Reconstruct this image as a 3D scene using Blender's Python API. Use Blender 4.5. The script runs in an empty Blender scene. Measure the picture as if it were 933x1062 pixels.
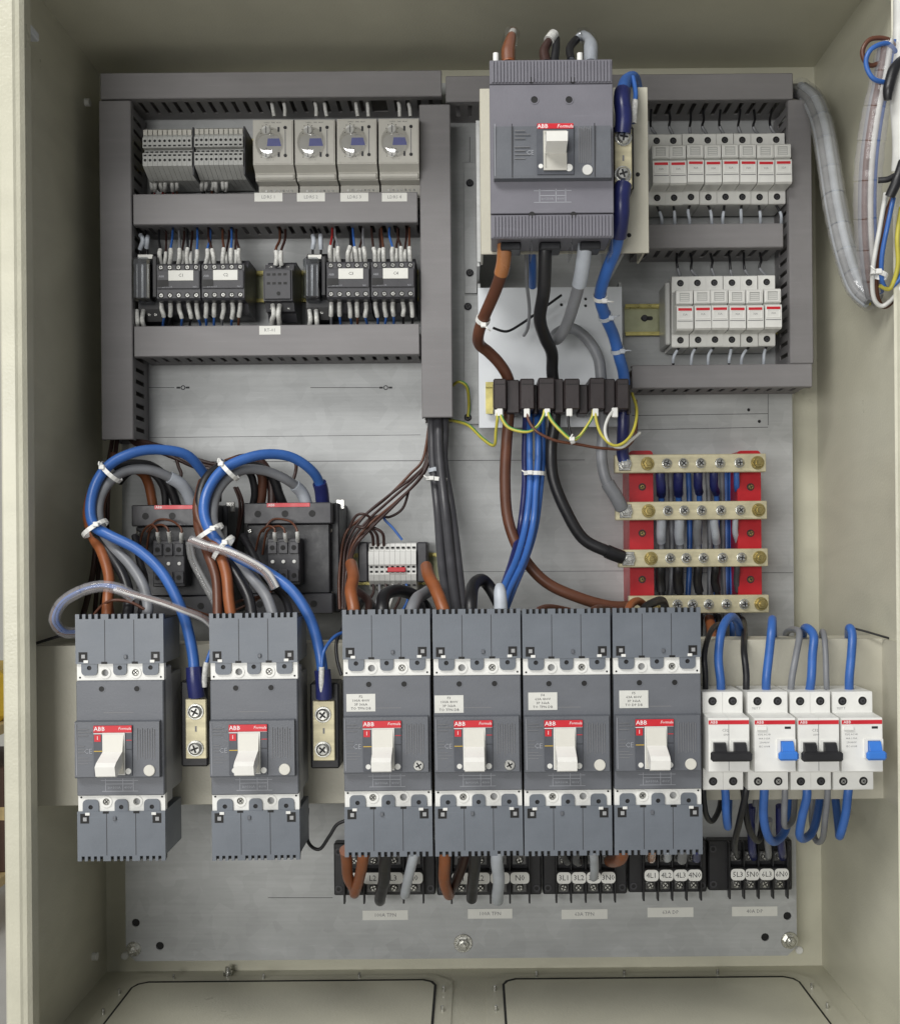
import bpy, math, random
from mathutils import Vector, Matrix
from mathutils.geometry import tessellate_polygon
import bmesh
random.seed(7)
SC = bpy.context.scene
COL = SC.collection
MM = 0.001

# ------------------------------------------------------------------ camera
# pinhole of the photograph: focal length F px (933x1062 picture), principal
# point (CX, CY), distance D mm from the lens to the mounting plate (h = 0)
F, D, CX, CY, ROLL = 1150.0, 1192.0, 490.0, 565.0, math.radians(0.5)
cam_d = bpy.data.cameras.new('camera')
cam = bpy.data.objects.new('camera', cam_d); COL.objects.link(cam)
cam.location = (0, -D * MM, 0)
cam.rotation_euler = (math.pi / 2, ROLL, 0)
cam_d.sensor_width = 36; cam_d.sensor_height = 36
cam_d.lens = 36 * F / 1062
cam_d.shift_x = (466.5 - CX) / 1062
cam_d.shift_y = (CY - 531) / 1062
cam_d.clip_start = 0.01; cam_d.clip_end = 50
SC.camera = cam

# ------------------------------------------------------------------ world, lamps, exposure
w = bpy.data.worlds.new('World'); SC.world = w; w.use_nodes = True
bg = w.node_tree.nodes['Background']
bg.inputs[0].default_value = (0.96, 0.98, 1.0, 1); bg.inputs[1].default_value = 0.25
SC.view_settings.view_transform = 'Standard'; SC.view_settings.look = 'None'
SC.view_settings.gamma = 1; SC.view_settings.use_curve_mapping = False
SC.view_settings.exposure = 0.0
def area_lamp(name, loc, target, sx, sy, power, color=(1, 1, 1)):
    l = bpy.data.lights.new(name, 'AREA'); l.shape = 'RECTANGLE'; l.size = sx; l.size_y = sy
    l.energy = power; l.color = color
    o = bpy.data.objects.new(name, l); COL.objects.link(o); o.location = loc
    o.rotation_euler = (Vector(target) - Vector(loc)).to_track_quat('-Z', 'Y').to_euler()
    return o
area_lamp('ceiling_or_fill_lamp', (-1.1, -1.8, 1.95), (0.1, 0, -0.4), 1.8, 0.5, 56, (1.0, 0.985, 0.955))
area_lamp('ceiling_or_fill_lamp', (-1.3, -3.3, 0.2), (0, 0, -0.4), 2.2, 0.8, 58, (1.0, 0.985, 0.96))  # low frontal fill, added to brighten the lower plate, not a ceiling fitting

# ------------------------------------------------------------------ pixel -> place
def derot(px, py):
    dx, dy = px - CX, py - CY
    c, s = math.cos(ROLL), math.sin(ROLL)
    return dx * c - dy * s, dx * s + dy * c
def P(px, py, h):                      # mm: (x, h, z) of a photo pixel on the plane h mm in front of the plate
    u, v = derot(px, py); k = (D - h) / F
    return (u * k, h, -v * k)
def RC(x0, y0, x1, y1, h):             # pixel rectangle -> axis aligned mm rectangle x0,x1,z0,z1
    cx, _, cz = P((x0 + x1) / 2, (y0 + y1) / 2, h); k = (D - h) / F
    a, b = (x1 - x0) * k / 2, (y1 - y0) * k / 2
    return cx - a, cx + a, cz - b, cz + b

# ------------------------------------------------------------------ materials
def lin(c): 
    c /= 255.0
    return c / 12.92 if c <= 0.04045 else ((c + 0.055) / 1.055) ** 2.4
MATS = {}
def mat(name, rgb, rough=0.5, metal=0.0, var=0.12, vscale=30, bump=0.0, bscale=400, coat=0.0,
        trans=0.0, alpha=1.0, spec=0.5, stretch=None, aniso=0.0, streak=0.0):
    m = bpy.data.materials.new(name); m.use_nodes = True; MATS[name] = m
    nt = m.node_tree; b = nt.nodes['Principled BSDF']; N = nt.nodes.new; L = nt.links.new
    col = tuple(lin(c) for c in rgb)
    tc = N('ShaderNodeTexCoord'); mp = N('ShaderNodeMapping'); L(tc.outputs['Object'], mp.inputs[0])
    if stretch: mp.inputs['Scale'].default_value = stretch
    n1 = N('ShaderNodeTexNoise'); n1.inputs['Scale'].default_value = vscale; n1.inputs['Detail'].default_value = 6
    n1.inputs['Roughness'].default_value = 0.65
    L(mp.outputs[0], n1.inputs['Vector'])
    rmp = N('ShaderNodeMapRange'); rmp.inputs[1].default_value = 0.3; rmp.inputs[2].default_value = 0.7
    rmp.inputs[3].default_value = 1 - var; rmp.inputs[4].default_value = 1 + var
    L(n1.outputs[0], rmp.inputs[0])
    mx = N('ShaderNodeVectorMath'); mx.operation = 'SCALE'; mx.inputs[0].default_value = col
    L(rmp.outputs[0], mx.inputs['Scale']); L(mx.outputs[0], b.inputs['Base Color'])
    rr = N('ShaderNodeMapRange'); rr.inputs[1].default_value = 0.3; rr.inputs[2].default_value = 0.7
    rr.inputs[3].default_value = max(0.03, rough - 0.09); rr.inputs[4].default_value = min(1, rough + 0.09)
    L(n1.outputs[0], rr.inputs[0]); L(rr.outputs[0], b.inputs['Roughness'])
    b.inputs['Metallic'].default_value = metal
    b.inputs['Coat Weight'].default_value = coat
    b.inputs['Specular IOR Level'].default_value = spec
    b.inputs['Transmission Weight'].default_value = trans
    b.inputs['Alpha'].default_value = alpha
    if bump:
        n2 = N('ShaderNodeTexNoise'); n2.inputs['Scale'].default_value = bscale; n2.inputs['Detail'].default_value = 3
        L(tc.outputs['Object'], n2.inputs['Vector'])
        bp = N('ShaderNodeBump'); bp.inputs['Strength'].default_value = bump; bp.inputs['Distance'].default_value = 0.0006
        L(n2.outputs[0], bp.inputs['Height']); L(bp.outputs[0], b.inputs['Normal'])
    return m
mat('paint', (193, 191, 173), 0.34, var=0.07, vscale=5, bump=0.45, bscale=420)
mat('paint_rail', (184, 181, 166), 0.42, var=0.07, vscale=7, bump=0.35, bscale=420)
mat('galv', (172, 174, 174), 0.52, metal=0.3, var=0.11, vscale=5, bump=0.1, bscale=250, stretch=(1, 1, 3))
mat('white_plate', (206, 210, 214), 0.4, var=0.05, vscale=9, bump=0.08)
mat('steel', (196, 196, 192), 0.28, metal=0.9, var=0.2, vscale=120)
mat('dark_steel', (96, 96, 96), 0.4, metal=0.7, var=0.3, vscale=120)
mat('zinc', (205, 205, 200), 0.28, metal=0.9, var=0.2, vscale=160)
mat('yellow_zinc', (186, 176, 112), 0.33, metal=0.8, var=0.25, vscale=60)
mat('rail_web', (160, 162, 132), 0.35, metal=0.6, var=0.2, vscale=40)
mat('brass', (176, 160, 106), 0.32, metal=0.85, var=0.25, vscale=160)
mat('tinned', (204, 196, 164), 0.42, metal=0.4, var=0.12, vscale=60)
mat('duct', (122, 120, 121), 0.5, var=0.06, vscale=14, bump=0.1)
mat('duct_in', (84, 82, 88), 0.55, var=0.08, vscale=20)
mat('breaker', (101, 104, 110), 0.44, var=0.06, vscale=22, bump=0.22, bscale=900)
mat('breaker_cover', (106, 112, 120), 0.38, var=0.06, vscale=22, bump=0.12, bscale=900)
mat('breaker_panel', (94, 97, 103), 0.42, var=0.07, vscale=30, bump=0.2, bscale=900)
mat('breaker_insert', (74, 77, 84), 0.42, var=0.1, vscale=60)
mat('breaker_side', (156, 157, 158), 0.45, var=0.1, vscale=26, bump=0.2)
mat('main_breaker', (112, 111, 119), 0.44, var=0.05, vscale=20, bump=0.2, bscale=900)
mat('white_plastic', (226, 226, 222), 0.36, var=0.05, vscale=40, bump=0.08)
mat('lever_white', (232, 231, 226), 0.33, var=0.04, vscale=40)
mat('grey_white', (214, 214, 210), 0.38, var=0.05, vscale=40)
mat('timer_grey', (184, 182, 174), 0.36, var=0.06, vscale=40)
mat('term_grey', (176, 177, 174), 0.42, var=0.08, vscale=60)
mat('black', (28, 28, 31), 0.4, var=0.25, vscale=50, bump=0.1)
mat('dark', (40, 41, 45), 0.42, var=0.2, vscale=50, bump=0.12)
mat('charcoal', (58, 58, 62), 0.42, var=0.15, vscale=40, bump=0.12)
mat('ct_brown', (50, 43, 44), 0.42, var=0.15, vscale=40, bump=0.15)
mat('hole', (9, 9, 10), 0.6, var=0.1)
mat('red', (196, 34, 46), 0.36, var=0.07, vscale=40)
mat('red_support', (172, 22, 32), 0.36, var=0.1, vscale=30, bump=0.1)
mat('ink', (46, 46, 50), 0.6, var=0.1)
mat('pencil', (84, 84, 86), 0.6, var=0.35, vscale=200)
mat('ink_grey', (120, 120, 122), 0.6, var=0.1)
mat('ink_faint', (150, 152, 158), 0.5, var=0.1)
mat('ink_white', (235, 232, 232), 0.5, var=0.03)
mat('label', (212, 212, 206), 0.45, var=0.04, vscale=60)
mat('cream', (208, 206, 197), 0.4, var=0.05)
mat('yellow', (214, 176, 52), 0.45, var=0.1)
mat('blue_badge', (92, 98, 168), 0.4, var=0.1)
mat('blue_lever', (58, 120, 206), 0.34, var=0.07)
mat('w_blue', (54, 98, 168), 0.38, var=0.08, vscale=40, bump=0.05)
mat('w_navy', (34, 40, 92), 0.34, var=0.12, vscale=60)
mat('w_brown', (92, 56, 40), 0.42, var=0.12, vscale=40)
mat('w_orange', (138, 80, 46), 0.42, var=0.14, vscale=50)
mat('w_dkbrown', (56, 36, 32), 0.45, var=0.15, vscale=40)
mat('w_black', (27, 27, 30), 0.42, var=0.2, vscale=40)
mat('w_dkgrey', (66, 66, 70), 0.42, var=0.12, vscale=40)
mat('w_grey', (122, 124, 128), 0.42, var=0.1, vscale=40)
mat('w_ltgrey', (176, 182, 190), 0.42, var=0.1, vscale=40)
mat('w_yellow', (186, 176, 70), 0.42, var=0.1, vscale=40)
mat('w_green', (66, 134, 70), 0.42, var=0.1, vscale=40)
mat('w_white', (206, 206, 202), 0.42, var=0.08, vscale=40)
mat('w_red', (150, 40, 40), 0.42, var=0.1)
mat('w_copper', (158, 104, 62), 0.25, var=0.2, coat=0.5)
mat('sleeve', (196, 196, 192), 0.45, var=0.3, vscale=420)
mat('clear', (226, 228, 230), 0.12, var=0.03, trans=0.0, alpha=0.2, coat=1.0)
mat('clear_cap', (70, 74, 80), 0.1, var=0.03, alpha=0.5, coat=1.0)
mat('wrap', (206, 204, 208), 0.18, var=0.12, vscale=60, alpha=0.25, coat=0.7, bump=0.5, bscale=120)
mat('wrap_grey', (176, 176, 174), 0.2, var=0.15, vscale=60, alpha=0.34, coat=0.6, bump=0.5, bscale=120)
mat('cap_highlight', (225, 225, 225), 0.2, metal=0.9, var=0.1)
mat('gasket', (24, 24, 24), 0.6, var=0.2)
mat('wood', (196, 172, 122), 0.6, var=0.15, vscale=12, stretch=(1, 8, 8))
mat('box_brown', (74, 52, 40), 0.6, var=0.15, vscale=12)
mat('wall_white', (226, 224, 216), 0.7, var=0.04)
mat('concrete', (196, 194, 188), 0.8, var=0.12, vscale=3)

def film(name, tint, gloss, rough=0.04):
    m = MATS[name]; nt = m.node_tree; nt.nodes.clear(); N = nt.nodes.new; L = nt.links.new
    o = N('ShaderNodeOutputMaterial'); mx = N('ShaderNodeMixShader'); tr = N('ShaderNodeBsdfTransparent'); gl = N('ShaderNodeBsdfGlossy')
    tr.inputs[0].default_value = (*tint, 1); gl.inputs['Roughness'].default_value = rough; mx.inputs[0].default_value = gloss
    n = N('ShaderNodeTexNoise'); n.inputs['Scale'].default_value = 160; bp = N('ShaderNodeBump'); bp.inputs['Strength'].default_value = .15; bp.inputs['Distance'].default_value = .0005
    tc = N('ShaderNodeTexCoord'); L(tc.outputs['Object'], n.inputs['Vector']); L(n.outputs[0], bp.inputs['Height']); L(bp.outputs[0], gl.inputs['Normal'])
    L(tr.outputs[0], mx.inputs[1]); L(gl.outputs[0], mx.inputs[2]); L(mx.outputs[0], o.inputs[0])
film('clear', (.93, .93, .93), .2)
film('clear_cap', (.8, .82, .84), .25)
def wear(name, spangle, streak, smear, scratch=0.0):
    nt = MATS[name].node_tree; N = nt.nodes.new; L = nt.links.new; b = nt.nodes['Principled BSDF']
    src = b.inputs['Base Color'].links[0].from_socket
    tc = N('ShaderNodeTexCoord'); fac = None
    def term(tex, out, lo, hi, amt):
        nonlocal fac
        r = N('ShaderNodeMapRange'); r.inputs[1].default_value = lo; r.inputs[2].default_value = hi; r.inputs[3].default_value = 1 - amt; r.inputs[4].default_value = 1 + amt
        L(tex.outputs[out], r.inputs[0])
        if fac is None: fac = r.outputs[0]
        else:
            m = N('ShaderNodeMath'); m.operation = 'MULTIPLY'; L(fac, m.inputs[0]); L(r.outputs[0], m.inputs[1]); fac = m.outputs[0]
    if spangle:
        v = N('ShaderNodeTexVoronoi'); v.inputs['Scale'].default_value = 70; L(tc.outputs['Object'], v.inputs['Vector'])
        sp = N('ShaderNodeSeparateColor'); L(v.outputs['Color'], sp.inputs[0]); term(sp, 0, 0, 1, spangle)
    if streak:
        mp = N('ShaderNodeMapping'); mp.inputs['Scale'].default_value = (3, 3, 90); L(tc.outputs['Object'], mp.inputs[0])
        n = N('ShaderNodeTexNoise'); n.inputs['Scale'].default_value = 3; n.inputs['Detail'].default_value = 5; L(mp.outputs[0], n.inputs['Vector']); term(n, 0, .3, .7, streak)
    if smear:
        mp = N('ShaderNodeMapping'); mp.inputs['Rotation'].default_value = (.3, .5, .2); mp.inputs['Scale'].default_value = (2, 2, 7); L(tc.outputs['Object'], mp.inputs[0])
        n = N('ShaderNodeTexNoise'); n.inputs['Scale'].default_value = 2.2; n.inputs['Detail'].default_value = 8; n.inputs['Distortion'].default_value = 1.6; L(mp.outputs[0], n.inputs['Vector']); term(n, 0, .35, .65, smear)
    if scratch:
        mp = N('ShaderNodeMapping'); mp.inputs['Rotation'].default_value = (0, .8, 0); mp.inputs['Scale'].default_value = (14, 14, 260); L(tc.outputs['Object'], mp.inputs[0])
        n = N('ShaderNodeTexNoise'); n.inputs['Scale'].default_value = 2; n.inputs['Detail'].default_value = 2; L(mp.outputs[0], n.inputs['Vector']); term(n, 0, .66, .74, scratch)
    s = N('ShaderNodeVectorMath'); s.operation = 'SCALE'; L(src, s.inputs[0]); L(fac, s.inputs['Scale']); L(s.outputs[0], b.inputs['Base Color'])
wear('galv', .05, .05, .06, .05)
wear('tinned', .0, .10, .12, .10)
wear('paint', 0, 0, .05, .0)
wear('breaker', 0, 0, .06, .04)
wear('breaker_cover', 0, 0, .06, .05)
wear('main_breaker', 0, 0, .05, .04)
wear('duct', 0, .03, .06, .03)
for k in [q for q in MATS if q.startswith('w_')]: wear(k, 0, 0, .14, .0)

# ------------------------------------------------------------------ mesh builder (mm; x right, z up, h towards the camera)
CORN = [(a, b, c) for a in (0, 1) for b in (0, 1) for c in (0, 1)]
class MB:
    def __init__(s): s.v = []; s.f = []; s.sm = []; s.mi = []; s.cur = 0
    def add(s, vs, fs, smooth=False):
        o = len(s.v); s.v += [tuple(v) for v in vs]
        for f in fs:
            s.f.append([i + o for i in f]); s.sm.append(smooth); s.mi.append(s.cur)
        return s
    def box(s, x0, x1, z0, z1, h0, h1, c=0.0):
        if x0 > x1: x0, x1 = x1, x0
        if z0 > z1: z0, z1 = z1, z0
        lo, hi = (x0, h0, z0), (x1, h1, z1)
        if c <= 0:
            vs = [tuple((hi if k[a] else lo)[a] for a in range(3)) for k in CORN]
            return s.add(vs, [(0, 1, 3, 2), (4, 6, 7, 5), (0, 4, 5, 1), (2, 3, 7, 6), (0, 2, 6, 4), (1, 5, 7, 3)])
        c = min(c, (x1 - x0) * .45, (z1 - z0) * .45, (h1 - h0) * .45)
        vs = []; idx = {}
        for k in CORN:
            for a in range(3):
                p = [(hi if k[b] else lo)[b] + (0 if b == a else (-c if k[b] else c)) for b in range(3)]
                idx[(k, a)] = len(vs); vs.append(tuple(p))
        fs = []
        for a in range(3):
            b, d = [(1, 2), (0, 2), (0, 1)][a]
            for sgn in (0, 1):
                def kk(u, v, a=a, b=b, d=d, sgn=sgn):
                    t = [0, 0, 0]; t[a] = sgn; t[b] = u; t[d] = v; return tuple(t)
                fs.append([idx[(kk(0, 0), a)], idx[(kk(1, 0), a)], idx[(kk(1, 1), a)], idx[(kk(0, 1), a)]])
        for a, b, d in ((0, 1, 2), (0, 2, 1), (1, 2, 0)):
            for i in (0, 1):
                for j in (0, 1):
                    t0 = [0, 0, 0]; t0[a] = i; t0[b] = j; t1 = list(t0); t1[d] = 1; t0 = tuple(t0); t1 = tuple(t1)
                    fs.append([idx[(t0, a)], idx[(t1, a)], idx[(t1, b)], idx[(t0, b)]])
        for k in CORN: fs.append([idx[(k, 0)], idx[(k, 1)], idx[(k, 2)]])
        return s.add(vs, fs)
    def cyl(s, x, z, r, h0, h1, n=16, c=0.0):
        rings = [(r, h0), (r, h1 - c), (r - c, h1)] if c else [(r, h0), (r, h1)]
        vs = []; fs = []
        for rr, hh in rings:
            for i in range(n):
                a = 2 * math.pi * i / n; vs.append((x + rr * math.cos(a), hh, z + rr * math.sin(a)))
        for k in range(len(rings) - 1):
            for i in range(n):
                j = (i + 1) % n; fs.append((k * n + i, k * n + j, (k + 1) * n + j, (k + 1) * n + i))
        fs.append(tuple(range(n))); fs.append(tuple((len(rings) - 1) * n + i for i in range(n)))
        return s.add(vs, fs)
    def ring(s, x, z, r0, r1, h0, h1, n=18):
        out = [(x + r1 * math.cos(2 * math.pi * i / n), z + r1 * math.sin(2 * math.pi * i / n)) for i in range(n)]
        inn = [(x + r0 * math.cos(2 * math.pi * i / n), z + r0 * math.sin(2 * math.pi * i / n)) for i in range(n)]
        return s.plate(out, h0, h1, [inn])
    def plate(s, outline, h0, h1, holes=()):          # extruded outline in (x, z) with holes
        loops = [list(outline)] + [list(q) for q in holes]
        tris = tessellate_polygon([[Vector((p[0], p[1], 0)) for p in q] for q in loops])
        flat = [p for q in loops for p in q]; n = len(flat)
        vs = [(p[0], h0, p[1]) for p in flat] + [(p[0], h1, p[1]) for p in flat]
        fs = [tuple(t) for t in tris] + [tuple(i + n for i in t) for t in tris]
        o = 0
        for q in loops:
            m = len(q)
            for i in range(m):
                j = (i + 1) % m; fs.append((o + i, o + j, o + j + n, o + i + n))
            o += m
        return s.add(vs, fs)
    def prof(s, pts, x0, x1):                         # profile in (z, h) extruded along x
        tris = tessellate_polygon([[Vector((p[0], p[1], 0)) for p in pts]]); n = len(pts)
        vs = [(x0, p[1], p[0]) for p in pts] + [(x1, p[1], p[0]) for p in pts]
        fs = [tuple(t) for t in tris] + [tuple(i + n for i in t) for t in tris]
        for i in range(n):
            j = (i + 1) % n; fs.append((i, j, j + n, i + n))
        return s.add(vs, fs)
    def tube(s, pts, r, n=10, cap=True, sub=6):       # smooth swept tube; r number or list per point
        pts = [Vector(p) for p in pts]; rs = r if isinstance(r, (list, tuple)) else [r] * len(pts)
        path = []; rad = []
        m = len(pts)
        if m == 2: sub = 1
        for i in range(m - 1):
            p0 = pts[max(i - 1, 0)]; p1 = pts[i]; p2 = pts[i + 1]; p3 = pts[min(i + 2, m - 1)]
            for k in range(sub):
                t = k / sub; t2 = t * t; t3 = t2 * t
                path.append(0.5 * ((2 * p1) + (p2 - p0) * t + (2 * p0 - 5 * p1 + 4 * p2 - p3) * t2 + (3 * p1 - p0 - 3 * p2 + p3) * t3))
                rad.append(rs[i] * (1 - t) + rs[i + 1] * t)
        path.append(pts[-1]); rad.append(rs[-1])
        s.path = path
        vs = []; fs = []
        tan0 = (path[1] - path[0]).normalized()
        up = Vector((0, 0, 1)) if abs(tan0.z) < 0.9 else Vector((1, 0, 0))
        nrm = tan0.cross(up).normalized()
        for i, p in enumerate(path):
            t = (path[min(i + 1, len(path) - 1)] - path[max(i - 1, 0)])
            t = t.normalized() if t.length > 1e-9 else tan0
            nrm = (nrm - t * nrm.dot(t)).normalized(); bn = t.cross(nrm)
            for k in range(n):
                a = 2 * math.pi * k / n
                vs.append(p + (nrm * math.cos(a) + bn * math.sin(a)) * rad[i])
        L = len(path)
        for i in range(L - 1):
            for k in range(n):
                j = (k + 1) % n; fs.append((i * n + k, i * n + j, (i + 1) * n + j, (i + 1) * n + k))
        s.add(vs, fs, True)
        if cap:
            s.add([vs[k] for k in range(n)], [tuple(range(n))]); s.add([vs[(L - 1) * n + k] for k in range(n)], [tuple(range(n))])
        return s
    def build(s, name, m, parent=None, org=None):
        o3 = org if org is not None else (parent['_o'] if parent is not None else None)
        if o3 is None:                                # own origin at the base centre of the mesh
            xs = [v[0] for v in s.v]; zs = [v[2] for v in s.v]
            o3 = ((min(xs) + max(xs)) / 2, min(v[1] for v in s.v), (min(zs) + max(zs)) / 2)
        me = bpy.data.meshes.new(name)
        me.from_pydata([((v[0] - o3[0]) * MM, -(v[1] - o3[1]) * MM, (v[2] - o3[2]) * MM) for v in s.v], [], s.f)
        bm = bmesh.new(); bm.from_mesh(me); bmesh.ops.recalc_face_normals(bm, faces=bm.faces[:]); bm.to_mesh(me); bm.free()
        me.polygons.foreach_set('use_smooth', s.sm)
        ms = m if isinstance(m, (list, tuple)) else [m]
        for k in ms: me.materials.append(MATS[k])
        if len(ms) > 1: me.polygons.foreach_set('material_index', s.mi)
        ob = bpy.data.objects.new(name, me); COL.objects.link(ob)
        ob['_o'] = tuple(o3)
        if parent is not None:
            ob.parent = parent; po = parent['_o']
            ob.location = ((o3[0] - po[0]) * MM, -(o3[1] - po[1]) * MM, (o3[2] - po[2]) * MM)
        else:
            ob.location = (o3[0] * MM, -o3[1] * MM, o3[2] * MM)
        return ob
def B(): return MB()
def tag(o, label, cat, group=None):
    o['label'] = label; o['category'] = cat
    if group: o['group'] = group
    return o
def thing(name, org, label, cat, group=None):
    o = bpy.data.objects.new(name, None); COL.objects.link(o); o.empty_display_size = 0.01
    o['_o'] = tuple(org); o.location = (org[0] * MM, -org[1] * MM, org[2] * MM)
    return tag(o, label, cat, group)
def copy_tree(o, org=None, label=None, parent=None):
    c = o.copy(); COL.objects.link(c); c.parent = parent
    if org is not None:
        c['_o'] = tuple(org); c.location = (org[0] * MM, -org[1] * MM, org[2] * MM)
    if label: c['label'] = label
    for ch in list(o.children): copy_tree(ch, None, None, c)
    return c
TXT = {}
def text(st, x, z, h, size, m, parent, align='CENTER', sx=1.0, name='printed_text', shear=0.0, bold=0.0):
    """flat lettering, size = letter height in mm, (x, z) = middle of the line in the frame of the parent's origin"""
    key = (st, round(size, 2), align, round(sx, 2), shear, m, bold)
    if key not in TXT:
        cu = bpy.data.curves.new('t', 'FONT'); cu.body = st; cu.size = size * 1.38; cu.align_x = align; cu.align_y = 'CENTER'
        cu.resolution_u = 1; cu.shear = shear; cu.offset = bold
        to = bpy.data.objects.new('t', cu); COL.objects.link(to)
        bpy.context.view_layer.update()
        me = bpy.data.meshes.new_from_object(to.evaluated_get(bpy.context.evaluated_depsgraph_get()))
        bpy.data.objects.remove(to); bpy.data.curves.remove(cu)
        for v in me.vertices: v.co = Vector((v.co.x * sx * MM, 0, v.co.y * MM))
        me.materials.clear(); me.materials.append(MATS[m]); TXT[key] = me
    o = bpy.data.objects.new(name, TXT[key]); COL.objects.link(o); o['_o'] = (0, 0, 0)
    o.parent = parent; po = parent['_o']
    o.location = ((x - po[0]) * MM, -(h - po[1]) * MM, (z - po[2]) * MM)
    return o
def circ(x, z, r, n=16, a0=0.0): return [(x + r * math.cos(a0 + 2 * math.pi * i / n), z + r * math.sin(a0 + 2 * math.pi * i / n)) for i in range(n)]
def rect(x0, x1, z0, z1): return [(x0, z0), (x1, z0), (x1, z1), (x0, z1)]
def rrect(x0, x1, z0, z1, r, n=4):
    pts = []
    for cx, cz, a in ((x1 - r, z1 - r, 0), (x0 + r, z1 - r, 90), (x0 + r, z0 + r, 180), (x1 - r, z0 + r, 270)):
        for i in range(n + 1):
            t = math.radians(a + 90 * i / n); pts.append((cx + r * math.cos(t), cz + r * math.sin(t)))
    return pts
def screw(mb, x, z, h, r, hh=2.0, n=12, slot=True, ang=0.4):
    """pan head screw with a cross slot: material 0 head, material 1 slot"""
    mb.cur = 0; mb.cyl(x, z, r, h, h + hh, n, c=min(r * .35, hh * .5))
    if slot:
        mb.cur = 1
        ca, sa = math.cos(ang), math.sin(ang); L, W = r * .62, r * .14
        for k in (0, 1):
            u = (ca, sa) if k == 0 else (-sa, ca); v = (-u[1], u[0])
            q = [(x + u[0] * a * L + v[0] * b * W, z + u[1] * a * L + v[1] * b * W) for a, b in ((-1, -1), (1, -1), (1, 1), (-1, 1))]
            mb.plate(q, h + hh - .05, h + hh + .12 + .03 * k)
    mb.cur = 0
PATHS = []
ORD = ['first', 'second', 'third', 'fourth', 'fifth', 'sixth', 'seventh', 'eighth', 'ninth', 'tenth']

# ================================================================== workshop behind (seen past the left edge)
def setting(o): o['kind'] = 'structure'; return o
setting(B().box(-3500, 3500, -900, -880, -3600, 3500).build('workshop_floor', 'concrete'))
setting(B().box(-3500, 3500, -879, 2300, -3600, -3550).build('workshop_wall', 'wall_white'))
bx = lambda px, py, d: ((px - CX) * d / F, -(py - CY) * d / F)
BD = 2600.0; BH = D - BD
sx0 = bx(-130, 0, BD)[0]; sx1 = bx(16, 0, BD)[0]
sh = thing('storage_shelf', (sx0 / 2 + sx1 / 2, BH, -879), 'wooden storage shelf with dark posts behind left edge of cabinet', 'shelf')
for py in (741, 893):
    zz = bx(0, py, BD)[1]; B().box(sx0, sx1, zz - 24, zz, BH - 260, BH + 120, 2).build('shelf_board', 'wood', sh)
for xx in (sx0 + 12, sx1 - 60):
    for hh in (BH - 262, BH + 121): B().box(xx, xx + 36, -879, bx(0, 600, BD)[1], hh, hh + 4).build('post', 'box_brown', sh)
z0 = bx(0, 741, BD)[1]
yb = thing('tool_case', (sx0 + 180, BH - 60, z0), 'yellow tool case on upper shelf board at left edge', 'tool case')
B().box(sx0 + 60, sx1 - 6, z0 + .5, z0 + 118, BH - 200, BH + 60, 14).build('case_body', 'yellow', yb)
B().box(sx0 + 130, sx0 + 220, z0 + 40, z0 + 60, BH + 60, BH + 72, 4).build('handle', 'black', yb)
z1 = bx(0, 893, BD)[1]
cb = thing('cardboard_carton', (sx0 + 170, BH - 60, z1), 'dark brown carton on lower shelf board', 'carton')
B().box(sx0 + 40, sx1 - 5, z1 + .5, z1 + 240, BH - 220, BH + 60, 2).build('carton_body', 'box_brown', cb)
B().box(sx0 + 40, sx1 - 5, z1 + 120, z1 + 150, BH + 60, BH + 60.6).build('tape', 'wood', cb)

# ================================================================== cabinet
XL, XR, ZT, ZB = -405.0, 379.0, 521.0, -465.0
HB, HF = -25.0, 230.0
cab = thing('electrical_cabinet', (0, HB, ZB), 'open beige sheet steel electrical cabinet holding the whole wiring', 'cabinet')
B().box(XL - 1.5, XR + 1.5, ZB - 1.5, ZT + 1.5, HB - 1.5, HB).build('back_panel', 'paint', cab)
B().box(XL - 1.5, XL, ZB - 1.4, ZT + 1.4, HB + .1, HF - .2).build('side_panel', 'paint', cab)
B().box(XR, XR + 1.5, ZB - 1.4, ZT + 1.4, HB + .1, HF - .2).build('side_panel', 'paint', cab)
B().box(XL + .1, XR - .1, ZT, ZT + 1.4, HB + .1, HF - .2).build('top_panel', 'paint', cab)
B().box(XL + .1, XR - .1, ZB - 1.4, ZB, HB + .1, HF - .2).build('floor_panel', 'paint', cab)
# rolled front edge: a folded lip on the left, top and bottom; the hinge side is a plain fold
def lip_v(x0, x1, nm):
    m = B(); sg = 1 if x1 > x0 else -1
    pts = [(x0, HF - 12), (x0, HF + 2), (x0 + sg * 2, HF + 4), (x0 + sg * 13, HF + 4), (x0 + sg * 15, HF + 2.6), (x1 - sg * 3, HF + 1.5), (x1, HF - 2), (x1, HF - 16), (x1 - sg * 1.5, HF - 16), (x1 - sg * 1.5, HF - 3)]
    pts += [(x0 + sg * 1.6, HF - 1), (x0 + sg * 1.6, HF - 12)]
    tris = tessellate_polygon([[Vector((p[0], p[1], 0)) for p in pts]]); n = len(pts)
    vs = [(p[0], p[1], ZB - 1.4) for p in pts] + [(p[0], p[1], ZT + 1.4) for p in pts]
    fs = [tuple(t) for t in tris] + [tuple(i + n for i in t) for t in tris] + [(i, (i + 1) % n, (i + 1) % n + n, i + n) for i in range(n)]
    m.add(vs, fs); return m.build(nm, 'paint', cab)
B().box(XL + 4, XR - 4, -879, ZB - 1.6, HB + 4, HF - 20).build('plinth', 'dark', cab)
lip_v(XL - 1.7, XL + 19.5, 'front_lip')
lip_v(XR + 1.7, XR - 2.5, 'front_lip')
B().box(XL + 21, XR - 4, ZT - 18, ZT + 1.3, HF, HF + 3, 1).build('front_lip', 'paint', cab)
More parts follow.
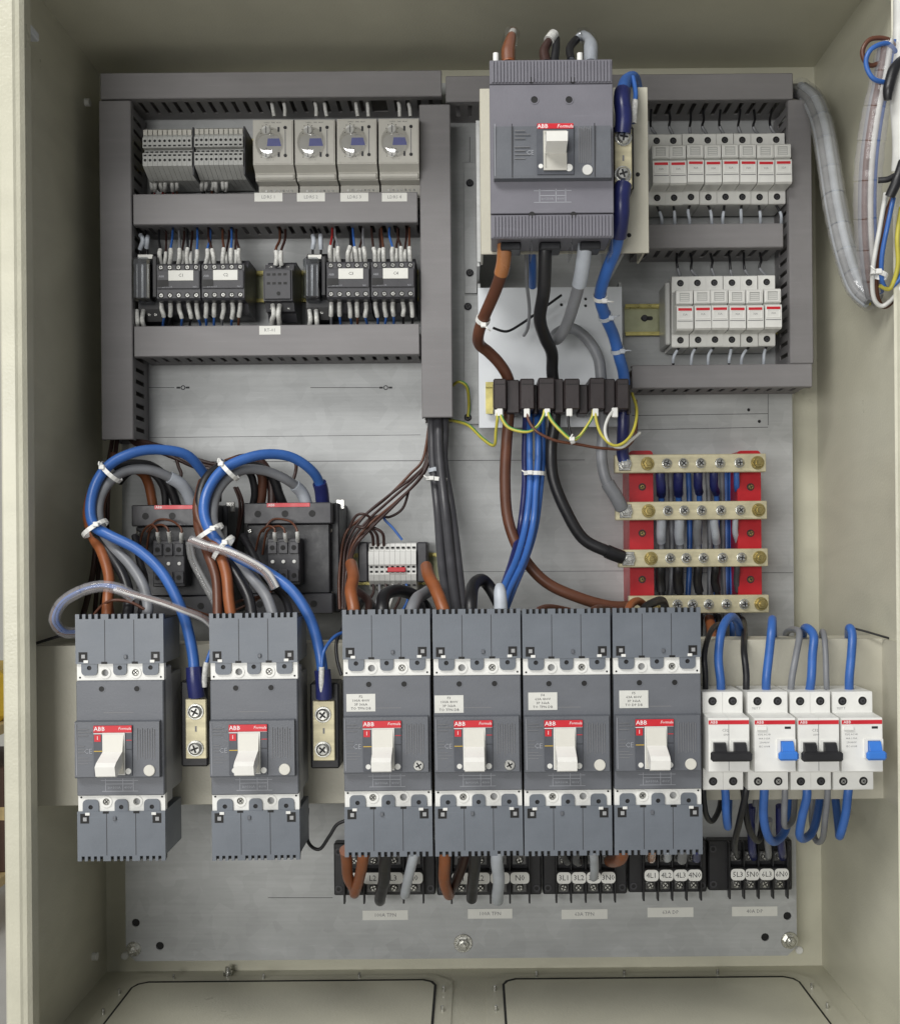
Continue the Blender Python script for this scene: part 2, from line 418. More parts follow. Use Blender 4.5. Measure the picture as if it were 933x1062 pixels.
B().box(XL + 21, XR - 4, ZB - 1.3, ZB + 14, HF, HF + 3, 1).build('front_lip', 'paint', cab)
# small welded tabs and bright spots at holes
x0, x1, z0, z1 = RC(28, 24, 48, 33, 205); B().box(XL, XL + 16, z0, z1, 185, 225, 1).build('hinge_tab', 'white_plate', cab)
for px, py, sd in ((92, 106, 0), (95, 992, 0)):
    p = P(px, py, 20); m = B().tube([(XL, 20, p[2]), (XL + 5, 20, p[2])], 4.2, 12); m.build('bright_spot', 'white_plastic', cab)
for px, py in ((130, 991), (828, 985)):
    p = P(px, py, HB); B().cyl(p[0], p[2], 4.3, HB, HB + 3, 14, 1).build('bright_spot', 'white_plastic', cab)  # white disc stands in for light shining through a back panel hole
# gland plates in the floor
for k, (xa, xb) in enumerate(((-363, -42), (27, 340))):
    g = B(); out = [(xa, 170), (xa, 26), (xa + 4, 16), (xa + 14, 10), (xb - 14, 10), (xb - 4, 16), (xb, 26), (xb, 170)]
    def slab(out, z0, z1):
        mm = B(); tris = tessellate_polygon([[Vector((p[0], p[1], 0)) for p in out]]); n = len(out)
        mm.add([(p[0], p[1], z0) for p in out] + [(p[0], p[1], z1) for p in out],
               [tuple(t) for t in tris] + [tuple(i + n for i in t) for t in tris] + [(i, (i + 1) % n, (i + 1) % n + n, i + n) for i in range(n)])
        return mm
    fr = [(xa - 17, 188), (xa - 17, 14), (xa + 2, -5), (xb - 2, -5), (xb + 17, 14), (xb + 17, 188)]
    slab(fr, ZB + .1, ZB + 1.4).build('reinforcing_frame', 'paint', cab)
    gs = slab(out, ZB + 1.5, ZB + 2.7).build('gasket', 'gasket', cab)
    inn = [(xa + 2.2, 167.8), (xa + 2.6, 28), (xa + 6.5, 20), (xa + 15, 15.2), (xb - 15, 15.2), (xb - 6.5, 20), (xb - 2.6, 28), (xb - 2.2, 167.8)]
    slab(inn, ZB + 2.8, ZB + 3.1).build('gland_plate', 'paint', cab)
    for fx, fh in ((.12, 2), (.42, 2), (.74, 2), (-1, 40), (-1, 90), (2, 40), (2, 90)):
        x = xa - 8 if fx == -1 else (xb + 8 if fx == 2 else xa + (xb - xa) * fx)
        m = B(); m.tube([(x, fh, ZB + 1.3), (x, fh, ZB + 7)], 1.6, 8); m.build('stud', 'zinc', cab)

p = P(234, 1006, 0); m = B(); m.tube([(p[0], -12, ZB), (p[0], -12, ZB + 9)], 3, 8); m.tube([(p[0], -12, ZB), (p[0], -12, ZB + 4)], 5.2, 6); m.build('floor_bolt', 'zinc', cab)
# ================================================================== mounting plate
x0, x1, z0, z1 = RC(127, 86, 822, 994, 0)
c = 10
mp = thing('mounting_plate', ((x0 + x1) / 2, -2, z0), 'large galvanised steel mounting plate at the back of the cabinet', 'mounting plate')
holes = [P(a, b, 0) for a, b in ((141, 957), (166, 981), (793, 972), (816, 950), (776, 425), (787, 437))]
pl = B().plate([(x0 + c, z0), (x1 - c, z0), (x1, z0 + c), (x1, z1), (x0, z1), (x0, z0 + c)], -2, 0, [circ(p[0], p[2], 4.4 if i < 4 else 1.8, 12) for i, p in enumerate(holes)])
pl.build('plate', 'galv', mp)
m = B()
for p in holes: m.cyl(p[0], p[2], 4.6, -3.2, -2.2, 12)
m.build('hole_backing', 'hole', mp)
def pline(x0, y0, x1, y1, wd=.7):
    a = P(x0, y0, 0); b = P(x1, y1, 0); dx, dz = b[0] - a[0], b[2] - a[2]; l = math.hypot(dx, dz); nx, nz = -dz / l * wd / 2, dx / l * wd / 2
    B().plate([(a[0] + nx, a[2] + nz), (b[0] + nx, b[2] + nz), (b[0] - nx, b[2] - nz), (a[0] - nx, a[2] - nz)], 0, .12).build('marker_line', 'pencil', mp)
for q in ((140, 454, 436, 451, .5), (180, 479, 606, 477, .7), (470, 593, 668, 592, .5), (700, 594, 822, 594, .7), (154, 402, 181, 402), (322, 402, 393, 402),
          (655, 431, 796, 429), (655, 446, 796, 443), (796, 405, 796, 441), (278, 931, 345, 931), (487, 142, 487, 168)): pline(*q)
for px in (190, 400):   # small bulb shaped pencil mark at the end of the line
    p = P(px, 402, 0); B().ring(p[0], p[2], 1.6, 2.6, 0, .12, 12).build('marker_circle', 'ink', mp); B().box(p[0] - 7, p[0] - 3, p[2] - 1, p[2] + 1, 0, .12).build('marker_line', 'ink', mp); B().box(p[0] + 3, p[0] + 7, p[2] - 1, p[2] + 1, 0, .12).build('marker_line', 'ink', mp)
for px, py, r in ((139, 984, 6.4), (480, 978, 8), (818, 975, 7.4)):
    p = P(px, py, 0); b = thing('plate_bolt', (p[0], 0, p[2]), {139: 'zinc bolt at bottom left corner of mounting plate', 480: 'zinc bolt at bottom middle of mounting plate', 818: 'zinc bolt at bottom right corner of mounting plate'}[px], 'bolt', 'bolts holding the plate')
    B().cyl(p[0], p[2], r * 1.25, 0.05, 1.6, 20, .4).build('washer', 'zinc', b)
    hd = B(); hd.cyl(p[0], p[2], r * .85, 1.6, 7, 6, 1); hd.build('bolt_head', 'zinc', b)
    st = B(); st.cyl(p[0], p[2], r * .45, 7, 11, 12, .6); st.build('stud_end', 'zinc', b)

# ================================================================== slotted wiring ducts
FH = 60.0
FING = {}
def duct(x0, y0, x1, y1, label, sides, gap=(), h=FH):
    """grey slotted trunking: base, lid and a row of fingers on the named sides (l r t b)"""
    a, b, c, d = RC(x0, y0, x1, y1, h)
    t = thing('wiring_duct', ((a + b) / 2, 0.1, (c + d) / 2), label, 'wiring duct', 'grey slotted wiring ducts')
    vert = (d - c) > (b - a)
    lid = B(); lid.box(a, b, c, d, h - 3, h, .9)
    if vert: lid.box(a, a + 1.4, c, d, h - 10, h - 2.8); lid.box(b - 1.4, b, c, d, h - 10, h - 2.8)
    else: lid.box(a, b, c, c + 1.4, h - 10, h - 2.8); lid.box(a, b, d - 1.4, d, h - 10, h - 2.8)
    lid.build('lid', 'duct', t)
    B().box(a + 1, b - 1, c + 1, d - 1, .1, 2).build('base', 'duct', t)
    for sd in sides:
        L = (d - c) if vert else (b - a); n = int(L / 12); pitch = L / n
        st = B()
        e = {'l': a + 1.5, 'r': b - 2.7, 'b': c + 1.5, 't': d - 2.7}[sd]
        if vert: st.box(e, e + 1.2, c + 1, d - 1, 2, 16)
        else: st.box(a + 1, b - 1, e, e + 1.2, 2, 16)
        st.build('side_strip', 'duct', t)
        key = (vert,)
        for i in range(n):
            q = (i + .5) * pitch
            if any(g0 < (q / L) < g1 for g0, g1 in gap): continue
            if key not in FING:
                f = B(); f.box(-.6, .6, -3.9, 3.9, 0, 36) if vert else f.box(-3.9, 3.9, -.6, .6, 0, 36)
                o = f.build('finger', 'duct', t, org=(0, 0, 0)); FING[key] = o.data; o.location = (0, 0, 0)
            else:
                o = bpy.data.objects.new('finger', FING[key]); COL.objects.link(o); o.parent = t; o['_o'] = (0, 0, 0)
            po = t['_o']
            x, z = (e + .6, c + q) if vert else (a + q, e + .6)
            o.location = ((x - po[0]) * MM, -(16 - po[1]) * MM, (z - po[2]) * MM)
    return t
d_l = duct(104, 104, 137, 456, 'long grey vertical wiring duct at far left of plate', 'lr')
duct(104, 74, 458, 101, 'grey horizontal wiring duct along top left above the terminal blocks and timers', 'bt', gap=((.78, .82),))
d_m1 = duct(138, 200, 433, 232, 'grey horizontal wiring duct with four white labels under the timer relays', 'bt')
d_m2 = duct(139, 337, 435, 369, 'grey horizontal wiring duct with one white label under the small contactors', 'bt')
duct(436, 108, 468, 433, 'grey vertical wiring duct in the middle, left of the main breaker', 'lr')
duct(462, 77, 822, 104, 'grey horizontal wiring duct at top right running behind the main breaker', 'bt')
duct(818, 103, 842, 377, 'grey vertical wiring duct at right end beside the fuse holders', 'lr')
duct(660, 232, 812, 257, 'short grey horizontal wiring duct between the two fuse holder rows', 'bt')
d_rb = duct(655, 378, 842, 402, 'grey horizontal wiring duct under the lower fuse holder row', 'bt')
def sticker(t, x0, y0, x1, y1, h, txts, size, name='label_sticker', m='label', ink='ink_grey', th=.25):
    a, b, c, d = RC(x0, y0, x1, y1, h)
    s = B().box(a, b, c, d, h + .02, h + th).build(name, m, t)
    s['_o'] = t['_o']
    s.location = (0, 0, 0)
    s.data.transform(Matrix.Translation(Vector(((s['_o'][0]) * 0, 0, 0))))
    n = len(txts)
    for i, st in enumerate(txts):
        text(st, (a + b) / 2, d - (i + .5) * (d - c) / n, h + th + .08, size, ink, s)
    return s
for k, (a, b) in enumerate(((264, 293), (308, 337), (353, 382), (396, 422))):
    sticker(d_m1, a, 200, b, 209, FH, ['LDRS %d' % (k + 1)], 3.4)
sticker(d_m2, 269, 338, 291, 347, FH, ['RT-01'], 3.4)

# ================================================================== DIN rails
def rail(x0, y0, x1, label, grp='yellow zinc DIN rails', h=7.5):
    a, b, c, d = RC(x0, y0 - 17.5, x1, y0 + 17.5, h); zc = (c + d) / 2
    t = thing('din_rail', ((a + b) / 2, 0, zc), label, 'din rail', grp)
    B().box(a, b, zc - 13, zc + 13, .2, 1.4).build('web', 'rail_web', t)
    for s in (-1, 1):
        B().box(a, b, zc + s * 13.2 - .6, zc + s * 13.2 + .6, 1.4, h - 1.2).build('leg', 'yellow_zinc', t)
        lo, hi = sorted((zc + s * 13.2, zc + s * 17.0)); B().box(a, b, lo, hi, h - 1.2, h, .3).build('flange', 'yellow_zinc', t)
    return t, a, b, zc
rail(142, 160, 434, 'DIN rail behind the top left terminal blocks and timers')
rail(142, 297, 434, 'DIN rail behind the small contactors')
rail(672, 175, 817, 'DIN rail behind the upper row of fuse holders')
rt, a, b, zc = rail(648, 331, 806, 'yellow zinc DIN rail with bare left end beside the lower fuse holders')
p = P(668, 330, 2); B().cyl(p[0], p[2], 3.6, 1.4, 3.6, 14, .8).build('rail_screw', 'dark', rt); B().plate(rrect(p[0] - 4, p[0] + 9, p[2] - 2.2, p[2] + 2.2, 2), 1.4, 1.55).build('slot', 'hole', rt)
rail(360, 590, 460, 'short yellow DIN rail under the small white terminal strip')

# ================================================================== terminal blocks top left
def termblock(x0, x1, y0, y1, label, n=10):
    h = 66.0
    a, b, c, d = RC(x0, y0, x1, y1, h)
    H = d - c
    t = thing('terminal_block', ((a + b) / 2, 7.5, (c + d) / 2), label, 'terminal block', 'top left terminal blocks')
    pr = [(d, 8), (d, 56), (d - H * .06, 61), (d - .24 * H, 64), (d - .25 * H, h), (d - .46 * H, h), (d - .47 * H, h - 7), (d - .56 * H, h - 7), (d - .57 * H, h), (d - .84 * H, h), (c, 44), (c, 8)]
    pt = (b - a) / n
    for i in range(n):
        B().prof(pr, a + i * pt + .12, a + (i + 1) * pt - .12).build('terminal_slice', 'term_grey', t)
    m = B()
    for i in range(n):
        xx = a + (i + .5) * pt
        for fz, r in ((.32, 1.45), (.72, 1.45)): m.cyl(xx, d - fz * H, r, h - 1, h + .08, 10)
        for fz in (.42, .62): m.box(xx - 1.5, xx + 1.5, d - fz * H - .9, d - fz * H + .9, h - 1, h + .06)
        m.box(xx - 1.6, xx + 1.6, d - .515 * H - 1.4, d - .515 * H + 1.4, h - 8, h - 6.9)
    m.build('wire_opening', 'hole', t)['kind'] = 'stuff'
    B().box(b + .1, b + 1.6, c - 1, d - 1, 8, h - 3).build('end_plate', 'dark', t)
    for i in range(n): B().box(a + i * pt + .5, a + (i + 1) * pt - .5, d - .19 * H, d - .08 * H, 61, 64.6).build('marker_tag', 'timer_grey', t)
    return t, a, b, c, pt
tb1 = termblock(148, 199, 130, 180, 'grey ten way terminal block nearest the left duct')
tb2 = termblock(201.5, 252, 129, 179, 'grey ten way terminal block next to the first timer relay')

# ---- a thin control wire with a marker sleeve
def wire(pts, r, col, label, group=None, sleeve=None, name='control_wire', cat='wire', n=8, px=True, sl_mat='sleeve', sr=None, extra=()):
    """pts: (px, py, h) photo pixels at known heights; sleeve: (i0, i1, radius) part of the path covered"""
    q = [Vector(P(*p)) if px else Vector(p) for p in pts]
    if len(q) > 3:
        for k in range(1, len(q) - 1): q[k] = q[k] + Vector((random.uniform(-1, 1), random.uniform(-1, 1), random.uniform(-1, 1))) * 1.2
    q = [tuple(v) for v in q]
    m = B(); m.tube(q, r, n)
    path = m.path
    if (r if isinstance(r, (int, float)) else r[0]) > 3: PATHS.append((path, r))
    if not sleeve and not extra:
        o = m.build(name, col); tag(o, label, cat, group); return o
    t = thing(name, tuple(q[0]), label, cat, group)
    m.build('insulation', col, t)
    ss = ([sleeve] if sleeve else [])
    for f0, f1 in ss:
        L = len(path) - 1; i0, i1 = int(f0 * L), max(int(f0 * L) + 1, int(math.ceil(f1 * L)))
        s = B(); s.tube(path[i0:i1 + 1], (sr or r * 1.5), n, sub=1); s.build('marker_sleeve', sl_mat, t)
    for f0, f1, rr, mm, nm in extra:
        L = len(path) - 1; i0, i1 = int(f0 * L), max(int(f0 * L) + 1, int(math.ceil(f1 * L)))
        s = B(); s.tube(path[i0:i1 + 1], rr, n, sub=1); s.build(nm, mm, t)
    return t
for nm, xs in (('left', (156, 161, 167, 172, 179, 183)), ('right', (209.5, 213, 220, 224, 231, 235))):
    for i, x in enumerate(xs):
        wire([(x, 183, 36), (x + .5, 193, 34), (x + 1 - (i % 2), 199, 24), (x + 1, 206, 18)], 1.1, random.choice(['w_brown', 'w_black', 'w_red']),
             '%s marked control wire under the %s ten way terminal block' % (ORD[i], nm), 'marked wires under the terminal blocks', (0.0, .55), sr=2.1)

# ================================================================== timer relays
def timer(i, x0, x1, y0, y1):
    h = 76.0
    a, b, c, d = RC(x0, y0, x1, y1, h); H = d - c; W = b - a; cx = (a + b) / 2
    t = thing('timer_relay', (cx, 7.5, c), ['light grey timer relay nearest the terminal blocks, plain clear dial', 'light grey timer relay with bright glare on its dial cover', 'third light grey timer relay from the left', 'rightmost light grey timer relay beside the vertical duct'][i], 'timer relay', 'row of timer relays')
    g = .5
    B().prof([(d + 7, 8), (d + 7, 52), (d + 3, 58), (d + 3, h - 10), (d, h), (c, h), (c - 1.5, h - 3), (c - 5, h - 10), (c - 12, 62), (c - 12, 46), (c - 25, 46), (c - 25, 8)], a + g, b - g).build('housing', 'timer_grey', t)
    fp = B().box(a + 1.5, b - 1.5, c + 1, d - 1, h, h + .5, .2).build('front_plate', 'timer_grey', t)
    B().box(a + g, b - g, c - 11.6, c - 5.4, 63, 67, 1.8).build('ridge', 'timer_grey', t)
    m = B()
    for k in range(7): m.box(a + W * (.2 + .105 * k) - 1.2, a + W * (.2 + .105 * k) + 1.2, c - 23, c - 19.5, 45, 46.1)
    m.build('wire_opening', 'hole', t)['kind'] = 'stuff'
    for k in range(7):
        B().cyl(a + W * (.2 + .105 * k), c - 17, 1.2, 46, 46.6, 8).build('terminal_screw', 'steel', t)
    for k in range(7):
        B().cyl(a + W * (.2 + .105 * k), d + 5, 1.2, 52, 55, 8).build('terminal_screw', 'steel', t)
    # dials, badge, lever pins
    kx = a + W * .34
    for zz, r in ((d - H * .24, 4.4), (c + H * .23, 4.4)):
        kn = B(); kn.cyl(kx, zz, r, h + .5, h + 2.6, 18, .7); o = kn.build('setting_dial', 'grey_white', t)
        B().box(kx - .5, kx + .5, zz - r * .8, zz + r * .8, h + 2.6, h + 3.0).build('dial_slot', 'ink_grey', o)
        for an in range(-120, 130, 40):
            ra = math.radians(90 - an); B().box(kx + 6 * math.cos(ra) - .4, kx + 6 * math.cos(ra) + .4, zz + 6 * math.sin(ra) - .4, zz + 6 * math.sin(ra) + .4, h + .5, h + .65).build('dial_tick', 'ink', t)
    text('LDR', kx + 6, d - H * .36, h + .6, 1.5, 'ink_grey', t); text('0.1  1  10', kx + 4, c + H * .10, h + .6, 1.4, 'ink_grey', t)
    B().plate([(kx - 3.5 + 4, d - H * .59), (kx + 13 + 2, d - H * .59), (kx + 13, d - H * .42), (kx - 2.5 + 4, d - H * .42)], h + .5, h + .75).build('badge', 'blue_badge', t)
    for zz in (d - H * .18, c + H * .2): B().cyl(a + W * .80, zz, 1.7, h + .5, h + 1.4, 12, .4).build('indicator', 'black', t)
    B().box(a + W * .80 - .45, a + W * .80 + .45, c + H * .24, d - H * .23, h + .5, h + .7).build('scale_line', 'ink_grey', t)
    for zz in (d - H * .22, c + H * .22): B().box(a + W * .64 - 1, a + W * .64 + 1, zz - 2.4, zz + 2.4, h + .5, h + .9).build('window', 'dark', t)
    text('SUPPLY   TIME   RELAY', cx, d - 3, h + .6, 1.3, 'ink', t)
    # clear domed cover over the dials
    cv = B(); r0 = W * .34; n = 20; prof = [(r0, .6), (r0, 2.2), (r0 * .94, 3.6), (r0 * .75, 4.6), (r0 * .4, 5.2), (.2, 5.4)]
    vs = []; fs = []
    ccx, ccz = a + W * .41, d - H * .52
    for r, hh in prof:
        for k in range(n):
            an = 2 * math.pi * k / n; vs.append((ccx + r * math.cos(an), h + hh, ccz + r * 1.12 * math.sin(an)))
    for q in range(len(prof) - 1):
        for k in range(n): fs.append((q * n + k, q * n + (k + 1) % n, (q + 1) * n + (k + 1) % n, (q + 1) * n + k))
    cv.add(vs, fs, True); cv.build('clear_cover', 'clear', t)
    return a, b, d
for i, (x0, x1) in enumerate(((262, 304.5), (305.5, 348), (349, 391), (392, 434.5))):
    a, b, d = timer(i, x0, x1, 124.5 - i * .4, 171 - i * .4)
    for k, f in enumerate((.62, .88)):
        x = x0 + (x1 - x0) * f - 4
        wire([(x, 121, 46), (x - 1, 111, 46), (x - 2, 103, 36), (x - 2, 95, 25)], 1.2, 'w_grey', '%s grey wire above the %s timer relay' % (ORD[k], ORD[i]), 'wires above the timers', (0, .45), sr=1.9)

# ================================================================== small contactors
WCOL = ['w_brown', 'w_black', 'w_blue', 'w_red', 'w_dkbrown', 'w_grey']
CN = {'w_brown': 'brown', 'w_black': 'black', 'w_blue': 'blue', 'w_red': 'red', 'w_dkbrown': 'dark brown', 'w_grey': 'grey'}
def small_contactor(name, x0, x1, y0, y1, label):
    h = 72.0
    a, b, c, d = RC(x0, y0, x1, y1, h); W = b - a; H = d - c; cx = (a + b) / 2
    t = thing('small_contactor', (cx, 7.5, (c + d) / 2), label, 'contactor', 'small black contactors')
    B().prof([(d + 9, 8), (d + 9, 46), (d, 52), (d, h - 2), (d - 2, h), (c + 2, h), (c, h - 2), (c, 52), (c - 9, 46), (c - 9, 8)], a + .3, b - .3).build('housing', 'charcoal', t)
    fp = B().box(a + .8, b - .8, c + H * .30, d - H * .2, h, h + 1.4, .5).build('front_panel', 'charcoal', t)
    B().box(a + 1.0, a + W * .28, c + H * .36, d - H * .46, h + 1.4, h + 1.8).build('indicator_slot', 'hole', t)
    B().box(a + W * .28, b - W * .15, d - H * .48, d - H * .2, h + 1.4, h + 2.0, .2).build('label_sticker', 'label', t)
    text(name, cx + W * .07, d - H * .34, h + 2.1, 3.2, 'ink', t)
    text('A9-30-10', a + W * .25, c + H * .35, h + 1.5, 1.9, 'ink_faint', t); text('NO', b - W * .12, c + H * .35, h + 1.5, 1.8, 'ink_faint', t)
    text('ABB', a + W * .12, d - H * .36, h + 1.5, 2.2, 'ink_faint', t)
    for row, zz in ((0, d - H * .11), (1, c + H * .13)):
        for k in range(5):
            xx = a + W * (.1 + .2 * k)
            B().cyl(xx, zz, 3.1, h - .5, h + .1, 12).build('screw_recess', 'hole', t)
            s = B(); screw(s, xx + .2, zz, h - .3, 2.2, .9, 10, True, random.random() * 3); s.build('terminal_screw', ['steel', 'hole'], t)
    return t, a, b, c, d
CT = {}
for nm, x0, x1, y0, y1, lb in (('C1', 162.5, 208, 273, 311, 'small black contactor C1, leftmost beside the clear capped relay'), ('C2', 209, 253.5, 273, 311, 'small black contactor C2 joined to the right of C1'),
                               ('C3', 338.5, 383.5, 271, 310, 'small black contactor C3 right of the second clear capped relay'), ('C4', 384.5, 430, 271, 310, 'small black contactor C4 rightmost next to vertical duct')):
    small_contactor(nm, x0, x1, y0, y1, lb)
    for k in range(5):
        xx = x0 + (x1 - x0) * (.1 + .2 * k)
        cN = WCOL[(k * 2 + ord(nm[1])) % 6] if random.random() < .75 else 'w_blue'
        jx = random.uniform(-5, 5)
        wire([(xx, y0 + 1, 54), (xx + jx * .2, y0 - 8, 58), (xx + jx * .5, y0 - 16, 56), (xx + jx, y0 - 27, 44), (xx + jx, y0 - 43, 30)], 1.25, cN,
             '%s wire with white sleeve, %s from left above contactor %s' % (CN[cN], ORD[k], nm), 'sleeved wires of the small contactors', (0, .42), sr=2.3)
        if k in (0, 2, 3):
            x2 = xx + 3.2
            wire([(x2 + .6, y0 + 1, 52), (x2 + .6, y0 - 7, 55), (x2 + 1, y0 - 15, 50), (x2 + 2, y0 - 28, 36), (x2 + 2, y0 - 43, 24)], 1.2, 'w_dkbrown',
                 'extra dark brown wire beside the %s terminal above contactor %s' % (ORD[k], nm), 'sleeved wires of the small contactors', (0, .38), sr=2.1)
        cN = random.choice(['w_blue', 'w_blue', 'w_black', 'w_brown', 'w_grey']); jx = random.uniform(-2, 3)
        wire([(xx + .5, y1 + 1, 54), (xx + 1 + jx * .3, y1 + 9, 58), (xx + 1 + jx, y1 + 18, 54), (xx + 1 + jx, y1 + 27, 42), (xx + 1 + jx, y1 + 40, 30)], 1.3, cN,
             '%s wire with white sleeve, %s from left below contactor %s' % (CN[cN], ORD[k], nm), 'sleeved wires of the small contactors', (0.03, .5), sr=2.3)

# socket relay in the middle
def socket_relay():
    h = 70.0; a, b, c, d = RC(273, 279, 303, 312, h); cx = (a + b) / 2; W = b - a; H = d - c
    t = thing('socket_relay', (cx, 7.5, c), 'narrow dark grey relay on its own between the contactor pairs', 'relay')
    B().prof([(d + 14, 8), (d + 14, 40), (d + 8, 46), (d + 8, 56), (d, 60), (d, h), (c, h), (c, 60), (c - 8, 56), (c - 8, 46), (c - 16, 40), (c - 16, 8)], a, b).build('socket', 'charcoal', t)
    B().box(a + 1, b - 1, c + 1, d - 1, h, h + 2, .8).build('relay_block', 'charcoal', t)
    for k in range(4):
        for zz in (d - 6, d - 15): B().box(a + 4 + k * 5.6, a + 7.5 + k * 5.6, zz - 1.2, zz + 1.2, h + 2, h + 2.2).build('slot', 'hole', t)
    B().cyl(cx + 1, c + 7, 1.9, h + 2, h + 2.6, 12).build('test_button', 'hole', t)
    for s_, z in ((1, d + 4), (-1, c - 4)):
        for k in range(3):
            s = B(); screw(s, a + W * (.2 + .3 * k), z, 56, 2.6, 1.6, 10); s.build('terminal_screw', ['steel', 'hole'], t)
socket_relay()
for k, (x, cN) in enumerate(((286, 'w_brown'), (292, 'w_dkbrown'))):
    wire([(x, 275, 60), (x, 266, 62), (x + 1, 258, 58), (x + 3, 248, 44), (x + 4, 234, 28)], 1.4, cN, '%s sleeved wire above the lone socket relay' % ('left' if k == 0 else 'right'), 'socket relay wires', (0, .4), sr=2.4)
for k, x in enumerate((283, 290)):
    wire([(x, 316, 60), (x, 326, 62), (x, 334, 54), (x, 345, 40)], 1.4, 'w_black', '%s sleeved wire under the lone socket relay' % ('left' if k == 0 else 'right'), 'socket relay wires', (0, .75), sr=2.5)

# relays with clear cap
def cap_relay(x0, x1, y0, y1, bx1, label, sidename):
    h = 74.0; a, b, c, d = RC(x0, y0, x1, y1, h); W = b - a
    e = RC(x0, y0, bx1, y1, h)[1]
    t = thing('capped_relay', ((a + e) / 2, 7.5, (c + d) / 2), label, 'relay', 'clear capped relays')
    B().prof([(d + 12, 8), (d + 12, 38), (d + 4, 48), (c - 4, 48), (c - 16, 44), (c - 20, 30), (c - 20, 8)], a - .5, e).build('socket', 'black', t)
    B().box(b + .8, e - .5, c + 4, d + 3, 48, 66, 1).build('retaining_clip', 'black', t)
    B().box(a + 2, b - 2, c + 3, d - 4, 48.2, 64, .6).build('coil_core', 'dark', t)
    B().box(a, b, c, d, 48.1, h, 2.4).build('clear_cap', 'clear_cap', t)
    for f, w2 in ((.2, .6), (.5, 1.1), (.82, .5)): B().box(a + W * f - w2, a + W * f + w2, c + 4, d - 6, 64.1, 66).build('highlight_strip', 'cap_highlight', t)  # bright strips paint the vertical highlights of the glossy cap
    B().box(a + 4, b + 1, d + .4, d + 4.5, 50, 64).build('label_sticker', 'label', t)
    for k in range(3):
        s = B(); screw(s, a + W * (.2 + .36 * k), c - 9, 45, 2.1, 1.6, 10); s.build('terminal_screw', ['zinc', 'hole'], t)
cap_relay(136, 154.5, 266, 311, 161, 'black relay with shiny clear cap beside the left vertical duct', 'left')
cap_relay(314, 331, 266, 309, 337.5, 'black relay with shiny clear cap between the lone relay and contactor C3', 'right')
for nm, X in (('left', 136), ('right', 315)):
    for k in range(2):
        x = X + 5 + 7 * k
        wire([(x + 5, 268, 42), (x + 5, 260, 44), (x + 6, 250, 48), (x + 4, 242, 40), (x, 233, 28)], 1.3, 'w_black', '%s sleeved wire above the %s clear capped relay' % (ORD[k], nm), 'capped relay wires', (.3, .65), sr=2.4, sl_mat='w_ltgrey')
        wire([(x + 1, 322, 48), (x + 1, 332, 52), (x + 2, 341, 44), (x + 2, 350, 34)], 1.4, 'w_black', '%s sleeved wire below the %s clear capped relay' % (ORD[k], nm), 'capped relay wires', (0, .8), sr=2.4)

# ================================================================== fuse holders
def make_fuse():
    t = thing('fuse_holder', (0, 7.5, 0), 'x', 'fuse holder', 'white fuse holders')
    W = 8.65
    B().prof([(36.5, 8), (36.5, 49), (35.5, 50), (20, 50), (18.5, 52), (-22, 52), (-24, 50), (-35.5, 50), (-36.5, 49), (-36.5, 8)], -W, W).build('body', 'grey_white', t)
    lv = B().prof([(18, 52.1), (17.5, 71), (16, 72.5), (3.6, 72.5), (2.4, 68), (1.6, 68), (1.0, 74), (0, 75.5), (-22, 75.5), (-23.6, 73), (-23.6, 52.1)], -W + .35, W - .35).build('fuse_drawer', 'grey_white', t)
    # embossed grip recess, red bar, label window, ridge
    B().plate(rect(-6.8, 6.8, 4.2, 15.6), 72.5, 73.6, [rect(-5.2, 5.2, 5.6, 14.4)]).build('grip_frame', 'grey_white', t)
    B().box(-5.1, 5.1, 5.7, 14.3, 72.3, 72.6).build('grip_floor', 'term_grey', t)
    for k in range(4): B().box(-4.2, 4.2, 6.6 + 1.9 * k, 7.4 + 1.9 * k, 72.6, 73.1).build('grip_rib', 'grey_white', t)
    B().box(-6.8, 6.8, -4.2, -1.6, 75.5, 76).build('indicator_bar', 'red', t)
    B().plate(rect(-6.8, 6.8, -12.4, -4.3), 75.5, 76.1, [rect(-5.9, 5.9, -11.4, -4.7)]).build('label_window', 'white_plastic', t)
    text('32A', 0, -8, 75.62, 2.0, 'ink_grey', t)
    B().box(-7.6, 7.6, -14.9, -14.2, 75.5, 75.8).build('ridge', 'ink_grey', t)
    for z in (29.3, -29.3):
        B().ring(0, z, 3.5, 4.4, 50, 50.5).build('screw_rim', 'grey_white', t)
        B().cyl(0, z, 3.5, 49.2, 50.15, 16).build('screw_recess', 'hole', t)
        s = B(); screw(s, .3, z - .3, 50.1, 2.1, .25, 10, True, random.random() * 3); s.build('terminal_screw', ['charcoal', 'hole'], t)
    return t
fz = make_fuse(); first = True
def place_fuse(px, py, label, dx=0.0, dz=0.0):
    global first
    p = P(px, py, 50.0); org = (p[0] + dx, 7.5, p[2] + dz)
    if first:
        first = False; fz['_o'] = org; fz.location = (org[0] * MM, -org[1] * MM, org[2] * MM); fz['label'] = label; return fz
    return copy_tree(fz, org, label)
for i in range(8):
    place_fuse(680.5, 175.5, '%s grey white fuse holder from the left in the upper row of eight' % ORD[i] if i else 'leftmost fuse holder in upper row of eight with glare on its window', dx=17.6 * i)
for i in range(6):
    place_fuse(705, 323, '%s fuse holder from the left in the lower row of six' % ORD[i], dx=17.75 * i)
a, b, c, d = RC(690, 292, 695.4, 357, 48); o = B().box(a, b - .3, c, d, 7.6, 46, 1).build('end_stop', 'term_grey'); tag(o, 'grey end stop left of the lower fuse holder row', 'end stop')
